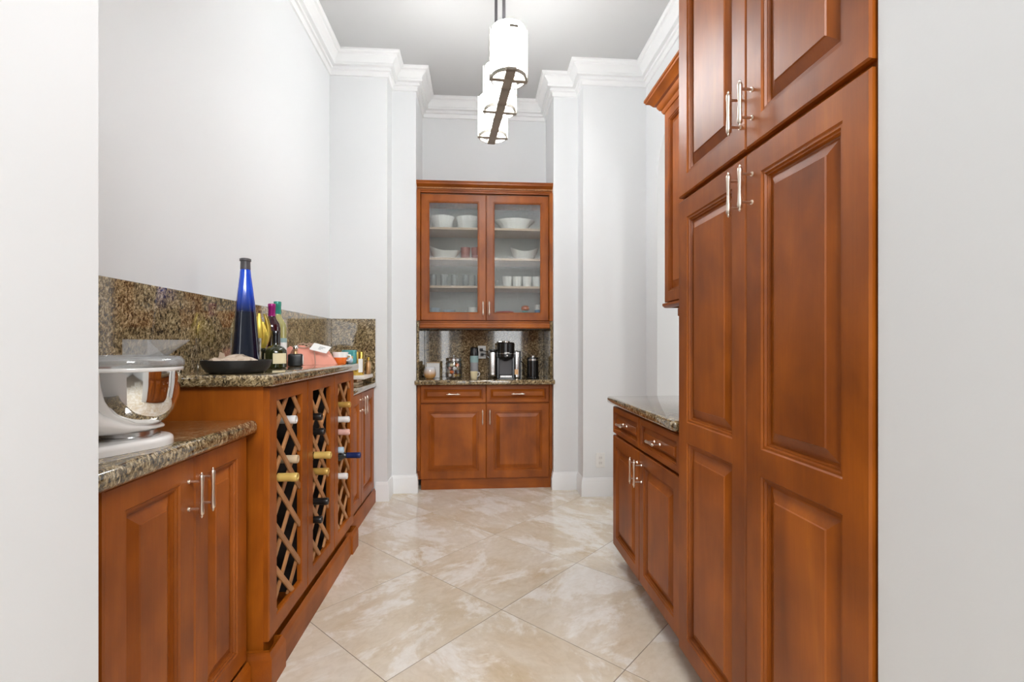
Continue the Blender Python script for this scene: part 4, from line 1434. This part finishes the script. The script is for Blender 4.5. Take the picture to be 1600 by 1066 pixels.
def glass_cup(x, y, z, r, h, mat, label, group, name='drinking_glass'):
    o = MB().lathe([(0, 0.004), (r * 0.82, 0), (r * 0.86, 0.003), (r, h), (r * 0.94, h), (r * 0.8, 0.012), (0, 0.01)], 28, cap=False).build(name, mat, None, (x, y, z))
    return tag(o, label, 'glass', group)


glass_cup(-0.11, DY, S2, 0.042, 0.112, 'pinkglass', 'pink drinking glass right of the white gravy boat', 'pink glasses on the upper left shelf')
glass_cup(-0.018, DY, S2, 0.042, 0.112, 'pinkglass', 'pink drinking glass nearest the cabinet middle', 'pink glasses on the upper left shelf')
ordn = ['leftmost', 'second from the left', 'third from the left', 'fourth from the left', 'fifth from the left, nearest the door stile']
for i, x in enumerate((-0.388, -0.293, -0.203, -0.108, -0.008)):
    glass_cup(x, DY - 0.02, S1, 0.031, 0.108, 'tumbler', 'clear tumbler, %s, on the lower left cabinet shelf' % ordn[i], 'clear tumblers on the lower left shelf')
glass_cup(0.152, DY - 0.02, S1, 0.026, 0.06, 'tumbler', 'short clear glass left of the white mugs', None)
for i, x in enumerate((0.252, 0.340, 0.428, 0.516)):
    o = MB().lathe([(0, 0.004), (0.030, 0), (0.034, 0.003), (0.0425, 0.094), (0.0395, 0.094), (0.030, 0.008), (0, 0.007)], 32, cap=False).build('mug', 'ceramic', None, (x, DY - 0.03, S1))
    tag(o, 'white ceramic mug, %s in the row behind reeded glass' % ('leftmost', 'second from the left', 'third from the left', 'rightmost')[i], 'mug', 'white mugs on the lower right shelf')


def small_bowl(name, x, r, h, mat, label, cat='bowl', z=None):
    o = MB().lathe([(0, 0.003), (r * 0.5, 0), (r * 0.6, 0.004), (r * 0.9, h * 0.6), (r, h), (r * 0.95, h), (r * 0.84, h * 0.6), (r * 0.5, 0.01), (0, 0.009)], 32, cap=False).build(name, mat, None, (x, DY, S0 if z is None else z))
    return tag(o, label, cat)


small_bowl('bowl', -0.375, 0.048, 0.062, 'ltblue', 'pale blue and white bowl at the left of the bottom shelf')
small_bowl('bowl', -0.255, 0.058, 0.045, 'ltblue', 'low pale blue dish on the bottom left cabinet shelf')
o = MB().lathe([(0, 0.003), (0.036, 0), (0.04, 0.003), (0.043, 0.07), (0.040, 0.07), (0.036, 0.008), (0, 0.007)], 28, cap=False).build('cup', 'ceramic', None, (-0.045, DY, S0))
tag(o, 'white cup on the bottom shelf beside the middle stile', 'cup')
small_bowl('bowl', 0.235, 0.08, 0.034, 'red', 'flat red dish on the bottom right cabinet shelf')
t = thing('figurine', 'small figurine with orange top and teal base on the bottom right shelf', 'figurine', (0.415, DY, S0))
MB().lathe([(0.036, 0), (0.038, 0.01), (0.028, 0.03), (0.022, 0.042)], 24).build('base', 'tealcan', t)
MB().lathe([(0.018, 0.0421), (0.036, 0.055), (0.034, 0.075), (0.015, 0.088)], 24).build('top', 'orange', t)
t = thing('can', 'white can with blue band at the right of bottom shelf', 'can', (0.525, DY, S0))
MB().lathe([(0.025, 0), (0.026, 0.002), (0.026, 0.09), (0.022, 0.096)], 24).build('body', 'paper', t)
MB().lathe([(0.0264, 0.015), (0.0264, 0.05)], 24, cap=False).build('band', 'blue', t)
